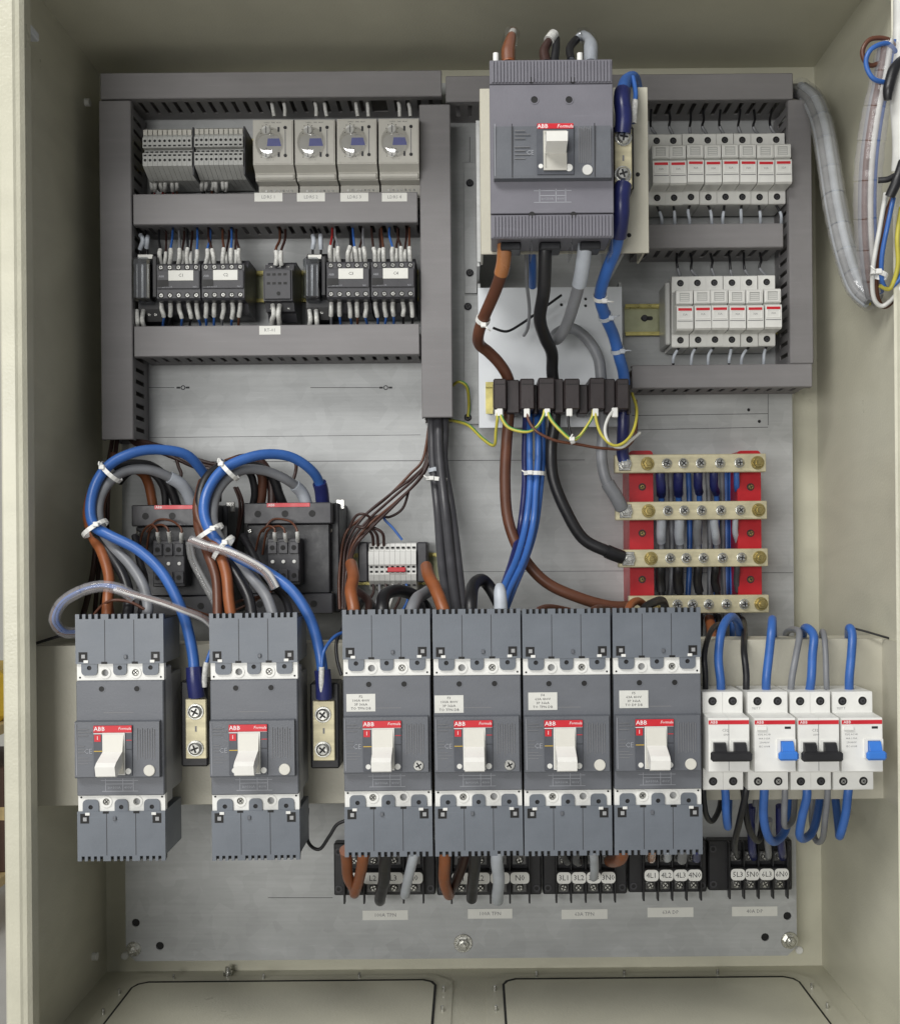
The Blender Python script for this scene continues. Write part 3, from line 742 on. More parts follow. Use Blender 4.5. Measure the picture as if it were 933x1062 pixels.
for i in range(8):
    x = 677 + 17.6 * i + random.uniform(-2, 3)
    wire([(680 + 17.7 * i, 140, 44), (x, 132, 46), (x, 124, 40), (x, 112, 28), (x, 98, 20)], 1.3, 'w_black', '%s wire from left above the upper fuse holder row' % ORD[i], 'upper fuse wires', (.05, .22), sr=1.7, sl_mat='w_grey')
    x = 681 + 17.6 * i + random.uniform(-4, 4)
    wire([(680 + 17.7 * i, 212, 44), (x, 220, 46), (x + 1, 229, 44), (x + 1, 240, 34)], 1.3, 'w_black', '%s wire from left below the upper fuse holder row' % ORD[i], 'upper fuse wires', (.3, .75), sr=1.7, sl_mat='w_ltgrey')
for i in range(6):
    x = 701 + 18.0 * i + random.uniform(-3, 3)
    wire([(705 + 18 * i, 287, 44), (x, 279, 46), (x, 270, 42), (x - 1, 262, 34), (x - 1, 250, 24)], 1.3, 'w_black', '%s wire from left above the lower fuse holder row' % ORD[i], 'lower fuse wires', (.05, .25), sr=1.7, sl_mat='w_grey')
    x = 700 + 18.2 * i + random.uniform(-4, 4)
    wire([(704 + 18 * i, 360, 44), (x, 367, 46), (x - 1, 375, 44), (x - 1, 388, 34)], 1.3, 'w_black', '%s wire from left below the lower fuse holder row' % ORD[i], 'lower fuse wires', (.2, .7), sr=1.7, sl_mat='w_ltgrey')

# ================================================================== main breaker on its raised bracket
SH = 182.0
a, b, c, d = RC(498, 91, 672, 263, SH)
br = thing('breaker_bracket', ((a + b) / 2, 0, c), 'beige raised mounting bracket behind the main breaker', 'bracket')
B().box(a, b, c, d, SH - 2, SH, .5).build('top_plate', 'paint_rail', br)
B().box(a, a + 2, c + 6, d, SH - 62, SH - 2.1).build('side_flange', 'paint_rail', br)
B().box(b - 2, b, c + 6, d, SH - 62, SH - 2.1).build('side_flange', 'paint_rail', br)
for px in (484,):
    fx0, fx1, fz0, fz1 = RC(481, 168, 496, 304, 4)
    B().box(fx0, fx1, fz0, fz1, .1, 3, .4).build('foot', 'galv', br)
    B().box(fx1 - 2.5, fx1, fz0, fz1, 3.1, SH - 64).build('leg', 'galv', br)
    B().box(b - 22, b - 19.5, fz0, fz1, .1, SH - 2.1).build('leg', 'galv', br)
    B().box(fx1 - 2.5, a + 2.2, fz0 + 4, fz1, SH - 63.9, SH - 62.1).build('leg_shelf', 'galv', br)
    for py in (190, 283):
        p = P(487, py, 3); s = B(); screw(s, p[0], p[2], 3, 4, 2.4, 14); s.build('foot_screw', ['dark', 'hole'], br)
for px, py in ((661, 181), (652, 244)):
    p = P(px, py, SH); B().cyl(p[0], p[2], 2, SH, SH + .3, 12).build('hole', 'hole', br)

def main_breaker():
    h = 240.0
    a, b, c, d = RC(508, 60.5, 636, 246, h); W = b - a; H = d - c; cx = (a + b) / 2
    k = (D - h) / F
    t = thing('main_breaker', (cx, SH, (c + d) / 2), 'big grey main circuit breaker at top centre with white toggle', 'circuit breaker')
    zy = lambda py: P(572, py, h)[2]; xx = lambda px: P(px, 150, h)[0]
    B().box(a + 1, b - 1, c + 3, d - 3, SH + .1, h - 8, 1).build('case', 'main_breaker', t)
    B().box(a, b, zy(221) + .4, zy(86) - .4, h - 8, h - 2, .6).build('front_cover', 'main_breaker', t)
    for z0, z1, nm in ((zy(85.5), d, 'top'), (c, zy(221.5), 'bottom')):
        cv = B().box(a + .2, b - .2, z0, z1, h - 8, h - 2.6, .6).build('terminal_cover', 'main_breaker', t)
        n = 36
        for i in range(n):
            x = a + 1.5 + (W - 3) * (i + .5) / n; B().box(x - .95, x + .95, z0 + 1, z1 - 1, h - 2.6, h - 1.3, .2).build('rib', 'main_breaker', t)
    B().prof([(zy(130), h - 2), (zy(133), h + 5), (zy(184), h + 6.5), (zy(187), h + 6), (zy(187.5), h - 2)], a + 3, b - 3).build('raised_panel', 'breaker_panel', t)
    ph = h + 6.8
    B().box(xx(530), xx(531), zy(186), zy(131), ph - .6, ph).build('groove', 'ink', t); B().box(xx(615), xx(616), zy(186), zy(131), ph - .6, ph).build('groove', 'ink', t)
    B().box(xx(512.5), xx(513.2), zy(185), zy(131), ph - .6, ph).build('groove', 'ink_faint', t)
    ins = B().box(xx(556), xx(594), zy(184), zy(132), ph - .2, ph + .8, .3).build('insert', 'breaker_insert', t)
    rs = B().box(xx(556.5), xx(593.5), zy(137), zy(131.5), ph + .8, ph + 1.3, .2).build('red_strip', 'red', t)
    text('ABB', xx(562), zy(134.6), ph + 1.4, 3.6, 'ink_white', t, sx=1.05, bold=.02); text('Formula', xx(585), zy(134.6), ph + 1.4, 3.0, 'ink_white', t, shear=.25)
    sl = B(); sl.plate(rect(xx(562.5), xx(586.5), zy(180), zy(139.5)), ph + .8, ph + 2.4, [rect(xx(564.5), xx(584.5), zy(178), zy(141))]); sl.build('toggle_frame', 'timer_grey', t)
    B().box(xx(564.5), xx(584.5), zy(178), zy(141), ph + .8, ph + 1.4).build('toggle_shutter', 'timer_grey', t)
    lv = B().prof([(zy(144), ph + 1.4), (zy(147), ph + 16), (zy(149), ph + 22), (zy(158), ph + 20), (zy(163), ph + 1.4)], xx(564.2), xx(585.6)).build('toggle', 'lever_white', t)
    for px, py, r in ((560, 175.5, 2.0), (589, 177, 3.2)): p = P(px, py, h); B().cyl(p[0], p[2], r, ph + .8, ph + 1.3, 14, .2).build('button', 'white_plastic', t)
    p = P(608, 179, h); bt = B().cyl(p[0], p[2], 4.4, ph - .3, ph + .8, 20, .3).build('trip_button', 'grey_white', t)
    text('CE', xx(549), zy(161), ph + .1, 4, 'ink_faint', t)
    for i, py in enumerate((138, 142, 146, 155, 159, 163, 167)): B().box(xx(533), xx(533 + (16 if i % 2 else 11)), zy(py) - .25, zy(py) + .25, ph - .7, ph - .05).build('print_line', 'ink_grey', t)
    for i in range(7): B().box(xx(599 + 2 * i), xx(599.6 + 2 * i), zy(172), zy(134 + (i % 3)), ph - .7, ph - .05).build('print_line', 'ink_grey', t)
    zl = h - 2 + .1
    for y_, x0, x1 in ((197, 553, 592), (202, 559, 587), (209, 553, 592)): B().box(xx(x0), xx(x1), zy(y_) - .3, zy(y_) + .3, h - 2.2, zl).build('print_line', 'ink_faint', t)
    for x_ in (559, 576, 586): B().box(xx(x_) - .3, xx(x_) + .3, zy(209), zy(195), h - 2.2, zl).build('print_line', 'ink_faint', t)
    text('In=250A', xx(567), zy(205.5), zl + .05, 2.2, 'ink_faint', t); text('400V', xx(581), zy(205.5), zl + .05, 2.2, 'ink_faint', t)
    for px, py in ((554, 102.5), (590, 102.5)):
        p = P(px, py, h); B().ring(p[0], p[2], 3.0, 4.0, h - 2, h - 1.6).build('hole_rim', 'main_breaker', t); B().cyl(p[0], p[2], 3.0, h - 3, h - 1.9, 14).build('hole', 'hole', t)
    for px, py in ((551, 82), (594, 82), (551.5, 222), (594.5, 222)):
        p = P(px, py, h); B().cyl(p[0], p[2], 2.7, h - 2.7, h - 1.7, 14).build('hole', 'hole', t)
    for i in range(3):
        x = a + W * (.17 + .33 * i); B().box(x - 9, x + 9, c - 4, c + 2.9, SH + 12, SH + 34, 1).build('terminal_lug', 'dark', t); B().box(x + 17.5, x + 18.5, c - 10, c + 2.9, SH + 8, SH + 44).build('phase_barrier', 'clear', t)
main_breaker()
# neutral link beside the main breaker
def neutral_link(px0, py0, px1, py1, hb, h, base, screws, label, shrinkmat='w_navy'):
    a, b, c, d = RC(px0, py0, px1, py1, h)
    t = thing('neutral_link', ((a + b) / 2, hb, (c + d) / 2), label, 'terminal link', 'tinned neutral links')
    e = RC(*base, h - 6)
    B().box(e[0], e[1], e[2], e[3], hb + .1, h - 5, 1.5).build('insulator_base', 'black', t)
    B().box(a, b, c, d, h - 4.9, h, .6).build('link_bar', 'tinned', t)
    for x, y, r in screws:
        p = P(x, y, h); s = B(); s.cyl(p[0], p[2], r * 1.25, h, h + 1.2, 18, .2); screw(s, p[0], p[2], h + 1.2, r, 3.2, 14, True, random.random() * 3); s.build('link_screw', ['zinc', 'hole'], t)
    p = P((px0 + px1) / 2, (py0 + py1) / 2, h); B().box(p[0] - .8, p[0] + .8, p[2] - 2.5, p[2] + 2.5, h, h + .15).build('stamp', 'ink_grey', t)
    return t
neutral_link(637, 133, 655, 195, SH, 214, (635, 131, 657, 197), ((646, 143, 6.0), (645.5, 181, 6.0)), 'tinned link with two screws right of the main breaker')

# white sub plate and current transformers
WH = 58.0
a, b, c, d = RC(496, 298, 645, 443, WH)
wp = thing('sub_plate', ((a + b) / 2, 0, c), 'white raised plate under the main breaker carrying brown transformers', 'plate')
hl = [P(x, y, WH) for x, y in ((513, 309), (607, 310), (607, 317), (582, 316))]
B().plate(rect(a, b, c, d), WH - 2, WH, [circ(p[0], p[2], 1.6, 10) for p in hl]).build('plate', 'white_plate', wp)
m = B()
for p in hl: m.cyl(p[0], p[2], 2, WH - 3, WH - 2.2, 10)
m.build('hole_backing', 'hole', wp)
fx0, fx1, fz0, fz1 = RC(481, 306, 496, 440, 4)
B().box(fx0, fx1, fz0, fz1, .1, 3, .4).build('foot', 'galv', wp); B().box(a, a + 2.5, fz0, fz1, 3.1, WH - 2.1).build('leg', 'galv', wp); B().box(fx1, a + 2.4, fz0, fz1, .2, 2.9).build('foot_web', 'galv', wp)
B().box(b - 2.5, b, fz0, fz1, .1, WH - 2.1).build('leg', 'galv', wp)
for py in (318, 433):
    p = P(485, py, 3); s = B(); screw(s, p[0], p[2], 3, 4, 2.4, 14); s.build('foot_screw', ['dark', 'hole'], wp)
rr = RC(503.5, 396, 514, 429, WH + 8)
drt = thing('din_rail', ((rr[0] + rr[1]) / 2, WH, (rr[2] + rr[3]) / 2), 'yellow DIN rail end beside the brown transformers on the white plate', 'din rail', 'yellow zinc DIN rails')
B().box(rr[0], rr[1], rr[2] + 5, rr[3] - 5, WH + .1, WH + 1.3).build('web', 'yellow_zinc', drt); B().box(rr[0], rr[1], rr[2], rr[2] + 5, WH + 6, WH + 7.4).build('flange', 'yellow_zinc', drt); B().box(rr[0], rr[1], rr[3] - 5, rr[3], WH + 6, WH + 7.4).build('flange', 'yellow_zinc', drt)
B().box(rr[0], rr[1], rr[2] + 4.4, rr[2] + 5.4, WH + 1.3, WH + 6).build('leg', 'yellow_zinc', drt); B().box(rr[0], rr[1], rr[3] - 5.4, rr[3] - 4.4, WH + 1.3, WH + 6).build('leg', 'yellow_zinc', drt)
BLK = ((511.6, 525), (539, 554), (558, 575), (585, 601), (611, 627), (639, 652))
for i, (x0, x1) in enumerate(BLK):
    h = 108.0; y0, y1 = (392.5, 424.5)
    a, b, c, d = RC(x0, y0 - (1 if i in (2, 4) else 0), x1, y1, h)
    t = thing('current_transformer', ((a + b) / 2, WH + 7.5, (c + d) / 2), ['leftmost dark brown transformer block beside the yellow rail end', 'second dark brown transformer block from left, brown wire below', 'third dark brown transformer block, black cable to its right', 'fourth dark brown transformer block with thin black wire below', 'fifth dark brown transformer block in front of grey cable', 'rightmost dark brown transformer block in front of blue cable'][i], 'transformer', 'dark brown transformer blocks')
    B().box(a, b, c, d, WH + 8, h, 1.2).build('terminal_head', 'ct_brown', t)
    nx = BLK[i + 1][0] if i < 5 else 656
    e = RC(x1 + .6, 396, nx - .6, 428, 92)
    if nx - x1 > 3: B().box(b + .15, b + (nx - x1) * (D - h) / F - .15, c - 3, d - (0 if i in (0, 2, 4) else 4), WH + 8, h - (9 if i in (0, 2, 4) else 14), 1).build('core_housing', 'ct_brown', t)
    B().box(a + 1.5, b - 1.5, d - 6, d - 5.2, h, h + .15).build('seam', 'hole', t)

# ================================================================== busbar block
BH2 = 66.0
XS = (647, 671, 691, 708, 726, 746, 766, 785)
SUP = []
for nm, (x0, x1), lb in (('l', (653, 678), 'left red busbar support carrying the four bars'), ('r', (765.5, 790), 'right red busbar support carrying the four bars')):
    a, b, c, d = RC(x0, 467, x1, 628, 52)
    t = thing('busbar_support', ((a + b) / 2, 0, c), lb, 'busbar support', 'red busbar supports')
    B().plate(rrect(a, b, c, d, 4), .1, 48).build('support_block', 'red_support', t)
    for py in (505, 553, 601):
        p = P((x0 + x1) / 2, py, 48); s = B(); s.cyl(p[0], p[2], 3.8, 48, 48.6, 16); s.build('recess', 'dark', t)
        s = B(); screw(s, p[0], p[2], 48.6, 2.8, 1.6, 12); s.build('support_screw', ['brass', 'hole'], t)
for i, (x0, x1, y0, y1) in enumerate(((637, 794, 471, 490), (638, 795, 520, 539), (641, 796, 569.5, 588), (652, 797, 617.5, 636))):
    a, b, c, d = RC(x0, y0, x1, y1, BH2)
    t = thing('busbar', ((a + b) / 2, 48, (c + d) / 2), ['topmost tinned busbar with screws on red supports', 'second tinned busbar from top joined by grey cable', 'third tinned busbar from top joined by black cable', 'lowest tinned busbar partly behind grey breakers'][i], 'busbar', 'tinned busbars')
    B().box(a, b, c, d, 58, BH2, .7).build('bar', 'tinned', t)
    for k, x in enumerate(XS):
        p = P(x + i * .8, (y0 + y1) / 2, BH2)
        xx, zz = a + (b - a) * ((x - 637 + (0 if i < 3 else 0)) / 157.0), (c + d) / 2
        if k == 0:
            if i == 3: continue
            B().box(xx - 6, xx + 6, zz - 7, zz + 7, BH2, BH2 + 2.6, .5).build('cable_lug', 'zinc', t)
        gold = k in (1, 7); hb = BH2 + (2.6 if k == 0 else 0); r = 6.0 if k in (0, 1, 7) else 4.6
        s = B(); s.cyl(xx, zz, r * 1.15, hb, hb + 1, 18, .2); s.cyl(xx, zz, r * .9, hb + 1, hb + 4.5, 6, .6) if gold or k == 0 else screw(s, xx, zz, hb + 1, r * .95, 3.4, 14, True, random.random() * 3)
        if gold or k == 0: s.cyl(xx, zz, r * .45, hb + 4.5, hb + 7, 10, .4)
        s.build('bus_bolt' if gold or k == 0 else 'bus_screw', ['brass' if gold else 'zinc', 'hole'], t)
    for xx in ((653 + 678) / 2, (765.5 + 790) / 2):
        p = P(xx, (y0 + y1) / 2, 56); B().cyl(p[0], zz, 7, 48.2, 57.9, 16).build('spacer', 'red_support', t)
# droppers behind the bars
for bi, (yb, ym, cols) in enumerate(((491, 523, ['w_navy', 'w_navy', 'w_navy', 'w_navy', 'w_blue']), (540, 571, ['w_ltgrey', 'w_ltgrey', 'w_grey', 'w_ltgrey', 'w_ltgrey']), (589, 620, ['w_black', 'w_black', 'w_black', 'w_black', 'w_dkgrey']))):
    nm = ('topmost', 'second', 'third')[bi]
    xs = (684, 702, 722, 740, 762)
    for k, x in enumerate(xs):
        tail = {0: ['w_blue', 'w_blue', 'w_blue', 'w_blue', 'w_blue'], 1: ['w_grey'] * 5, 2: ['w_black'] * 5}[bi][k]
        hd = 52 - (0 if bi == 2 else (2 - bi) * 9); r = (5.0, 5.2, 4.6, 4.4, 3.0)[k]
        ye = 660
        pts = [(x + 1, yb - 14, 57 - r), (x + 1, yb + 2, 57 - r), (x + 1, yb + 14, 50 - r), (x + 2 + k * .3, yb + 30, hd - 8 - bi), (x + 3, (yb + ye) / 2 + 14, 30 + 5 * bi), (x + 4, 640, 34 + 5 * bi), (x + 3, ye, 40 + 4 * bi)]
        wire(pts, r * .66, tail, '%s drop cable from left under the %s busbar' % (ORD[k], nm), 'drop cables between the red supports', name='drop_cable', cat='cable', extra=((0.0, .42, r, cols[k], 'heat_shrink'),), n=10)
for k, (x, cN) in enumerate(((694, 'w_grey'), (713, 'w_blue'), (733, 'w_grey'), (752, 'w_blue'), (757, 'w_blue'), (748, 'w_grey'))):
    wire([(x, 480, 16), (x + 1, 530, 14), (x + 2, 590, 16), (x - 2 + k, 650, 20), (x - 2 + k, 680, 30)], 3.0, cN, '%s thin %s cable in the back layer between red supports' % (ORD[k], CN[cN]), 'back layer cables', name='drop_cable', cat='cable')

# ================================================================== large contactors
def big_contactor(x0, x1, y0, y1, label):
    h = 100.0
    a, b, c, d = RC(x0, y0, x1, y1, h); W = b - a; H = d - c; cx = (a + b) / 2
    t = thing('large_contactor', (cx, 0.2, (c + d) / 2), label, 'contactor', 'large black contactors')
    B().box(a, b, c, d, .4, 78, 1.2).build('housing', 'dark', t)
    B().box(a + 1, b - 5, d - 21, d, 78.1, h, 1).build('terminal_shroud', 'charcoal', t)
    B().box(a + 1, b - 5, c, c + 20, 78.1, h - 4, 1).build('terminal_shroud', 'charcoal', t)
    B().box(a + 3, b - 8, c + 20.1, d - 21.1, 78.1, 92, 1).build('arc_cover', 'dark', t)
    for k in range(3):
        B().cyl(a + W * (.13 + .29 * k) + 3, d - 11, 3.4, h - .6, h + .12, 14).build('screw_hole', 'hole', t)
        B().cyl(a + W * (.13 + .29 * k) + 3, c + 10, 3.4, h - 4.6, h - 3.88, 14).build('screw_hole', 'hole', t)
    B().box(a + W * .26, a + W * .72, d - 4.4, d - .4, h, h + .7, .2).build('red_strip', 'red', t)
    text('ABB', a + W * .31, d - 2.4, h + .8, 2.6, 'ink_white', t, bold=.01)
    for fx, fz in ((.06, .75), (.9, .75), (.9, .18), (.06, .18)):
        s = B(); screw(s, a + W * fx, c + H * fz, 92 if 0.05 < fx < .8 else 78, 2.4, 2, 12); s.build('case_screw', ['zinc', 'hole'], t)
    # auxiliary contact block
    ax0, ax1 = a + W * .29, a + W * .63; ac, ad = d - 82, d - 36; ad = d - H * .32; ac = d - H * .73
    ab = B().box(ax0, ax1, ac, ad, 92.1, 116, 1).build('auxiliary_block', 'charcoal', t)
    for k in range(3):
        x = ax0 + (ax1 - ax0) * (k + .5) / 3; w2 = (ax1 - ax0) / 6 - .7
        for z, nm in ((ad - (ad - ac) * .2, 0), (ac + (ad - ac) * .2, 0)):
            cc = B().box(x - w2, x + w2, z - 6, z + 6, 116, 118, .6).build('contact_cell', 'charcoal', ab); cc['_o'] = ab['_o']; cc.location = (0, 0, 0)
            q = B().cyl(x, z, 2.5, 117.5, 118.15, 12).build('cell_screw', 'hole', ab); q['_o'] = ab['_o']; q.location = (0, 0, 0)
        q = B().cyl(x, (ac + ad) / 2, 1.8, 116, 117.2, 12, .3).build('indicator_dot', 'white_plastic', ab); q['_o'] = ab['_o']; q.location = (0, 0, 0)
    B().box(b - 4.5, b + 4, d - 6, d + 4, 62, 66, .6).build('rail_clip', 'steel', t)
    return a, b, c, d
big_contactor(136, 232, 524, 640, 'large black contactor at left behind the first blue loop')
big_contactor(252, 349, 521, 637, 'large black contactor behind the second blue loop, nearer the terminal strip')
for px0, px1, nm in ((160, 194, 'left'), (281, 314, 'right')):
    for k in range(3):
        x = px0 + (px1 - px0) * (k + .5) / 3
        wire([(x, 564, 112), (x - 1 + 1.5 * (k - 1), 556, 122), (x - 3, 549, 124), (x - 8 - 2 * k, 545, 118), (x - 18 - 3 * k, 552, 108), (x - 22 - 3 * k, 575, 100)] if k < 2 else
             [(x, 564, 112), (x + 1, 556, 122), (x - 1, 548, 122), (x - 10, 540, 112), (x - 26, 540, 105), (x - 36, 552, 104)], 1.1, 'w_brown', '%s thin brown wire into the auxiliary block of the %s large contactor' % (ORD[k], nm), 'auxiliary block wires', (0, .3), sr=2.0)

# ================================================================== middle terminal strip
h = 62.0
a, b, c, d = RC(382, 563, 431.5, 612, h)
t = thing('terminal_strip', ((a + b) / 2, 7.5, (c + d) / 2), 'small white terminal strip with a red bridge and dark end stops', 'terminal strip')
H = d - c; n = 9; pt = (b - a) / n
for i in range(n):
    B().prof([(d, 8), (d, 50), (d - 1, 54), (d - .17 * H, 58), (d - .18 * H, h), (d - .46 * H, h), (d - .47 * H, h - 3), (d - .66 * H, h - 3), (d - .67 * H, h - 1), (d - .8 * H, h - 3), (c, 48), (c, 8)], a + i * pt + .12, a + (i + 1) * pt - .12).build('terminal_slice', 'grey_white', t)
m = B()
for i in range(n):
    x = a + (i + .5) * pt
    m.box(x - 1.5, x + 1.5, d - .10 * H - 1, d - .10 * H + 1, 53, 58.2); m.box(x - 1.5, x + 1.5, d - .51 * H - 1.1, d - .51 * H + 1.1, h - 4, h - 2.9); m.box(x - 1.5, x + 1.5, d - .61 * H - 1.1, d - .61 * H + 1.1, h - 4, h - 2.9); m.box(x - 1.4, x + 1.4, d - .90 * H - 1.3, d - .90 * H + 1.3, 45, 54.5)
m.build('wire_opening', 'hole', t)['kind'] = 'stuff'
B().box(a + pt * 3.6, a + pt * 7, d - .62 * H, d - .52 * H, h - 3, h + 1, .6).build('bridge', 'red', t)
for x0, x1 in ((371, 381.5), (432, 443)):
    e = RC(x0, 562, x1, 604, 58); B().box(e[0], e[1], e[2], e[3], 7.6, 58, 1.5).build('end_stop', 'charcoal', t)

# ================================================================== cross rail
RH = 170.0
zt = P(490, 666, RH)[2]; zb = P(490, 832, RH)[2]
cr = thing('cross_rail', (0, 0, zb), 'wide beige horizontal mounting rail carrying the front row of breakers', 'mounting rail')
B().box(XL + .2, XR - .2, zb, zt, RH - 2, RH, .4).build('face', 'paint_rail', cr)
B().box(XL + .2, XR - .2, zt - 2, zt - .1, RH - 40, RH - 2.1).build('top_flange', 'paint_rail', cr)
B().box(XL + .2, XR - .2, zb + .1, zb + 2, RH - 40, RH - 2.1).build('bottom_flange', 'paint_rail', cr)

B().box(XR - 3, XR - .2, zb + .2, zt - .2, RH + .1, HF - 20).build('end_bracket', 'paint_rail', cr)
B().box(XL + .2, XL + 3, zb + .2, zt - .2, RH + .1, HF - 20).build('end_bracket', 'paint_rail', cr)
# ================================================================== front row breakers
def make_mccb():
    t = thing('circuit_breaker', (0, 0, 0), 'x', 'circuit breaker', 'front row of grey circuit breakers')
    W = 38.0; hf = 62.0
    B().box(-W + 1, W - 1, -52, 52, .2, 34, 1).build('case', 'breaker_side', t)
    B().box(-W + .6, W - .6, -60, 60, 34.1, hf - 6, 1.2).build('case_front', 'breaker_side', t)
    # white frames at both ends, gray front cover between them
    for s in (1, -1):
        z0, z1 = sorted((s * 49.5, s * 66))
        holes = [circ(x, s * 56, 3.1, 14) for x in (-13.2, 13.2)]
        out = [(-W + .4, z0), (W - .4, z0), (W - .4, z1), (-W + .4, z1)]
        fr = B().plate(out, hf - 9, hf - 2.2, holes).build('end_frame', 'white_plastic', t)
        for x in (-13.2, 13.2):
            B().ring(x, s * 56, 3.1, 5.0, hf - 2.2, hf - 1.5).build('screw_collar', 'white_plastic', t)
            B().cyl(x, s * 56, 3.2, hf - 8, hf - 6.5, 14).build('screw_well', 'hole', t)
        x = 13.2 if s > 0 else -13.2
        q = B(); screw(q, x, s * 56, hf - 6, 2.9, 4, 12, True, .7); q.build('fixing_screw', ['steel', 'hole'], t)
        for x in (-35, 35): B().cyl(x, s * 52, .9, hf - 2.3, hf - 2.1, 10).build('pin_hole', 'hole', t)
        # terminal cover with three panels and notched end
        zc = s * 107.0; zi = s * 64.0
        pts = []
        sl = []
        for g in (-25.2, 0, 25.2):
            for k in range(4): sl.append(g + (-1.5 + k) * 5.3)
        out = [(-W, zi), (-W, zc)]
        for x in sl: out += [(x - 1.35, zc), (x - 1.35, zc - s * 4.2), (x + 1.35, zc - s * 4.2), (x + 1.35, zc)]
        out += [(W, zc), (W, zi)]
        cv = B(); cv.plate(out, hf - 3.5, hf); cv.box(-W, W, zi, zc - s * 5, 8, hf - 3.55); cvo = cv.build('terminal_cover', 'breaker_cover', t)
        B().box(-W + .4, W - .4, zc - s * 4.9, zc - s * 4.5, 10, hf - 3.6).build('cover_inside', 'hole', t)
        B().box(-W + .5, W - .5, zc - s * 5.2, zc - s * .6, hf - 8, hf - 3.7).build('notch_backing', 'hole', t)
        for x in (-12.6, 12.6): B().box(x - .3, x + .3, min(zi, zc - s * 5), max(zi, zc - s * 5), hf - .1, hf + .1).build('seam', 'ink', t)
        # rounded tabs reaching over the white frame
        for x, wd in ((-26.5, 6.9), (0, 5.8), (26.5, 6.9)):
            tip = 53.8; rc = 3.6; n = 4
            o2 = [(x - wd, s * 64.5)] + [(x - wd + rc - rc * math.cos(math.pi / 2 * i / n), s * (tip + rc - rc * math.sin(math.pi / 2 * i / n))) for i in range(n + 1)]
            o2 += [(2 * x - q[0], q[1]) for q in reversed(o2)]
            B().plate(o2, hf - 6, hf - .6, [circ(x, s * 60.4, 2.0, 12)]).build('cover_tab', 'breaker_cover', t)
            B().cyl(x, s * 60.4, 2.3, hf - 2.4, hf - 1.7, 12).build('tab_hole', 'hole', t)
        for x in (-13.2, 13.2): B().box(x - 2.6, x + 2.6, s * 64.8 - 1, s * 64.8 + 1, hf - .3, hf + .12).build('notch', 'hole', t)
        for x in (-31.5, 31):
            B().box(x - 3.8, x + 3.8, s * 70 - 4.2, s * 70 + 4.2, hf - .5, hf + .15).build('latch_window', 'hole', t); B().box(x - (4.6 if x > 0 else -.6), x - (.6 if x > 0 else -4.6), s * 66.0 - 1.2, s * 66.0 + 1.2, hf + .15, hf + .8, .2).build('latch_tooth', 'white_plastic', t)
            B().box(x - 1.2, x + 1.9, s * 70.5 - 1.6, s * 70.5 + 1.6, hf + .1, hf + .8).build('latch', 'breaker_side', t)
        B().box(5.4 * s - 1.5, 5.4 * s + 1.5, s * 70 - 1.8, s * 70 + 1.8, hf, hf + 1.6, .5).build('cover_screw', 'breaker_panel', t)
    B().box(-W + .3, W - .3, -50.2, 49.2, hf - 8, hf + .6, .8).build('front_cover', 'breaker', t)
    for x in (-15.5, 15): 
        B().ring(x, 42.3, 2.4, 3.1, hf + .6, hf + .9, 16).build('hole_rim', 'breaker', t); B().cyl(x, 42.3, 2.4, hf, hf + .7, 14).build('hole', 'hole', t)
    B().prof([(15.4, hf + .6), (14.6, hf + 6.2), (-32.4, hf + 7), (-33.6, hf + 6.2), (-33.8, hf + .6)], -W + .8, W - 2.6).build('raised_panel', 'breaker_panel', t)
    ph = hf + 7.05
    B().box(-20.5, 12.6, -31.5, 12, hf + 5.5, ph + .9, .3).build('insert', 'breaker_insert', t)
    B().box(-20.4, 12.5, 5.8, 11.8, ph + .9, ph + 1.5, .2).build('red_strip', 'red', t)
    text('ABB', -15.2, 8.9, ph + 1.62, 3.7, 'ink_white', t, sx=1.05, bold=.02); text('Formula', 6.4, 9.2, ph + 1.62, 2.5, 'ink_white', t, shear=.25, sx=.95)
    B().box(-20.4, -13.0, 4.6, 5.2, ph + .9, ph + 1.1).build('print_line', 'ink_white', t); B().box(5, 12.3, 5.5, 5.75, ph + .9, ph + 1.1).build('print_line', 'ink_white', t)
    B().box(-19.8, -14.2, -2, 4, ph + .9, ph + 1.2).build('on_mark', 'red', t); text('I', -17, 1, ph + 1.3, 3.4, 'ink_white', t)
    B().box(7.5, 12.2, -1.2, -.6, ph + .9, ph + 1.1).build('print_line', 'red', t)
    B().box(-20.2, -13, -10.5, -9.9, ph + .9, ph + 1.1).build('print_line', 'yellow', t); B().box(7.4, 12.2, -9, -8.6, ph + .9, ph + 1.1).build('print_line', 'hole', t)
    B().cyl(-16, -27.5, 2.2, ph + .9, ph + 1.3, 14).build('off_mark', 'grey_white', t); B().cyl(9.2, -27.6, 2.6, ph + .9, ph + 1.6, 16, .3).build('test_point', 'white_plastic', t)
    # toggle: recessed light shutter plus projecting lever (off, pointing down)
    B().plate(rect(-12.6, 6.6, -30.6, 5.7), ph + .9, ph + 2.0, [rect(-11.6, 5.6, -29.6, 4.7)]).build('toggle_frame', 'grey_white', t)
    B().prof([(4.6, ph + 1), (4.6, ph + 2), (-8, ph + 5), (-12, ph + 6), (-29.4, ph + 2), (-29.4, ph + 1)], -11.5, 5.5).build('toggle_shutter', 'cream', t)
    lv = B(); 
    lv.prof([(-9.5, ph + 4), (-16, ph + 22), (-19, ph + 26), (-27, ph + 24), (-28.5, ph + 20), (-20, ph + 2)], -11.3, 5.3)
    lv.build('toggle', 'lever_white', t)
    text('CE', -25.5, -10.5, ph + .1, 4.4, 'ink_faint', t)
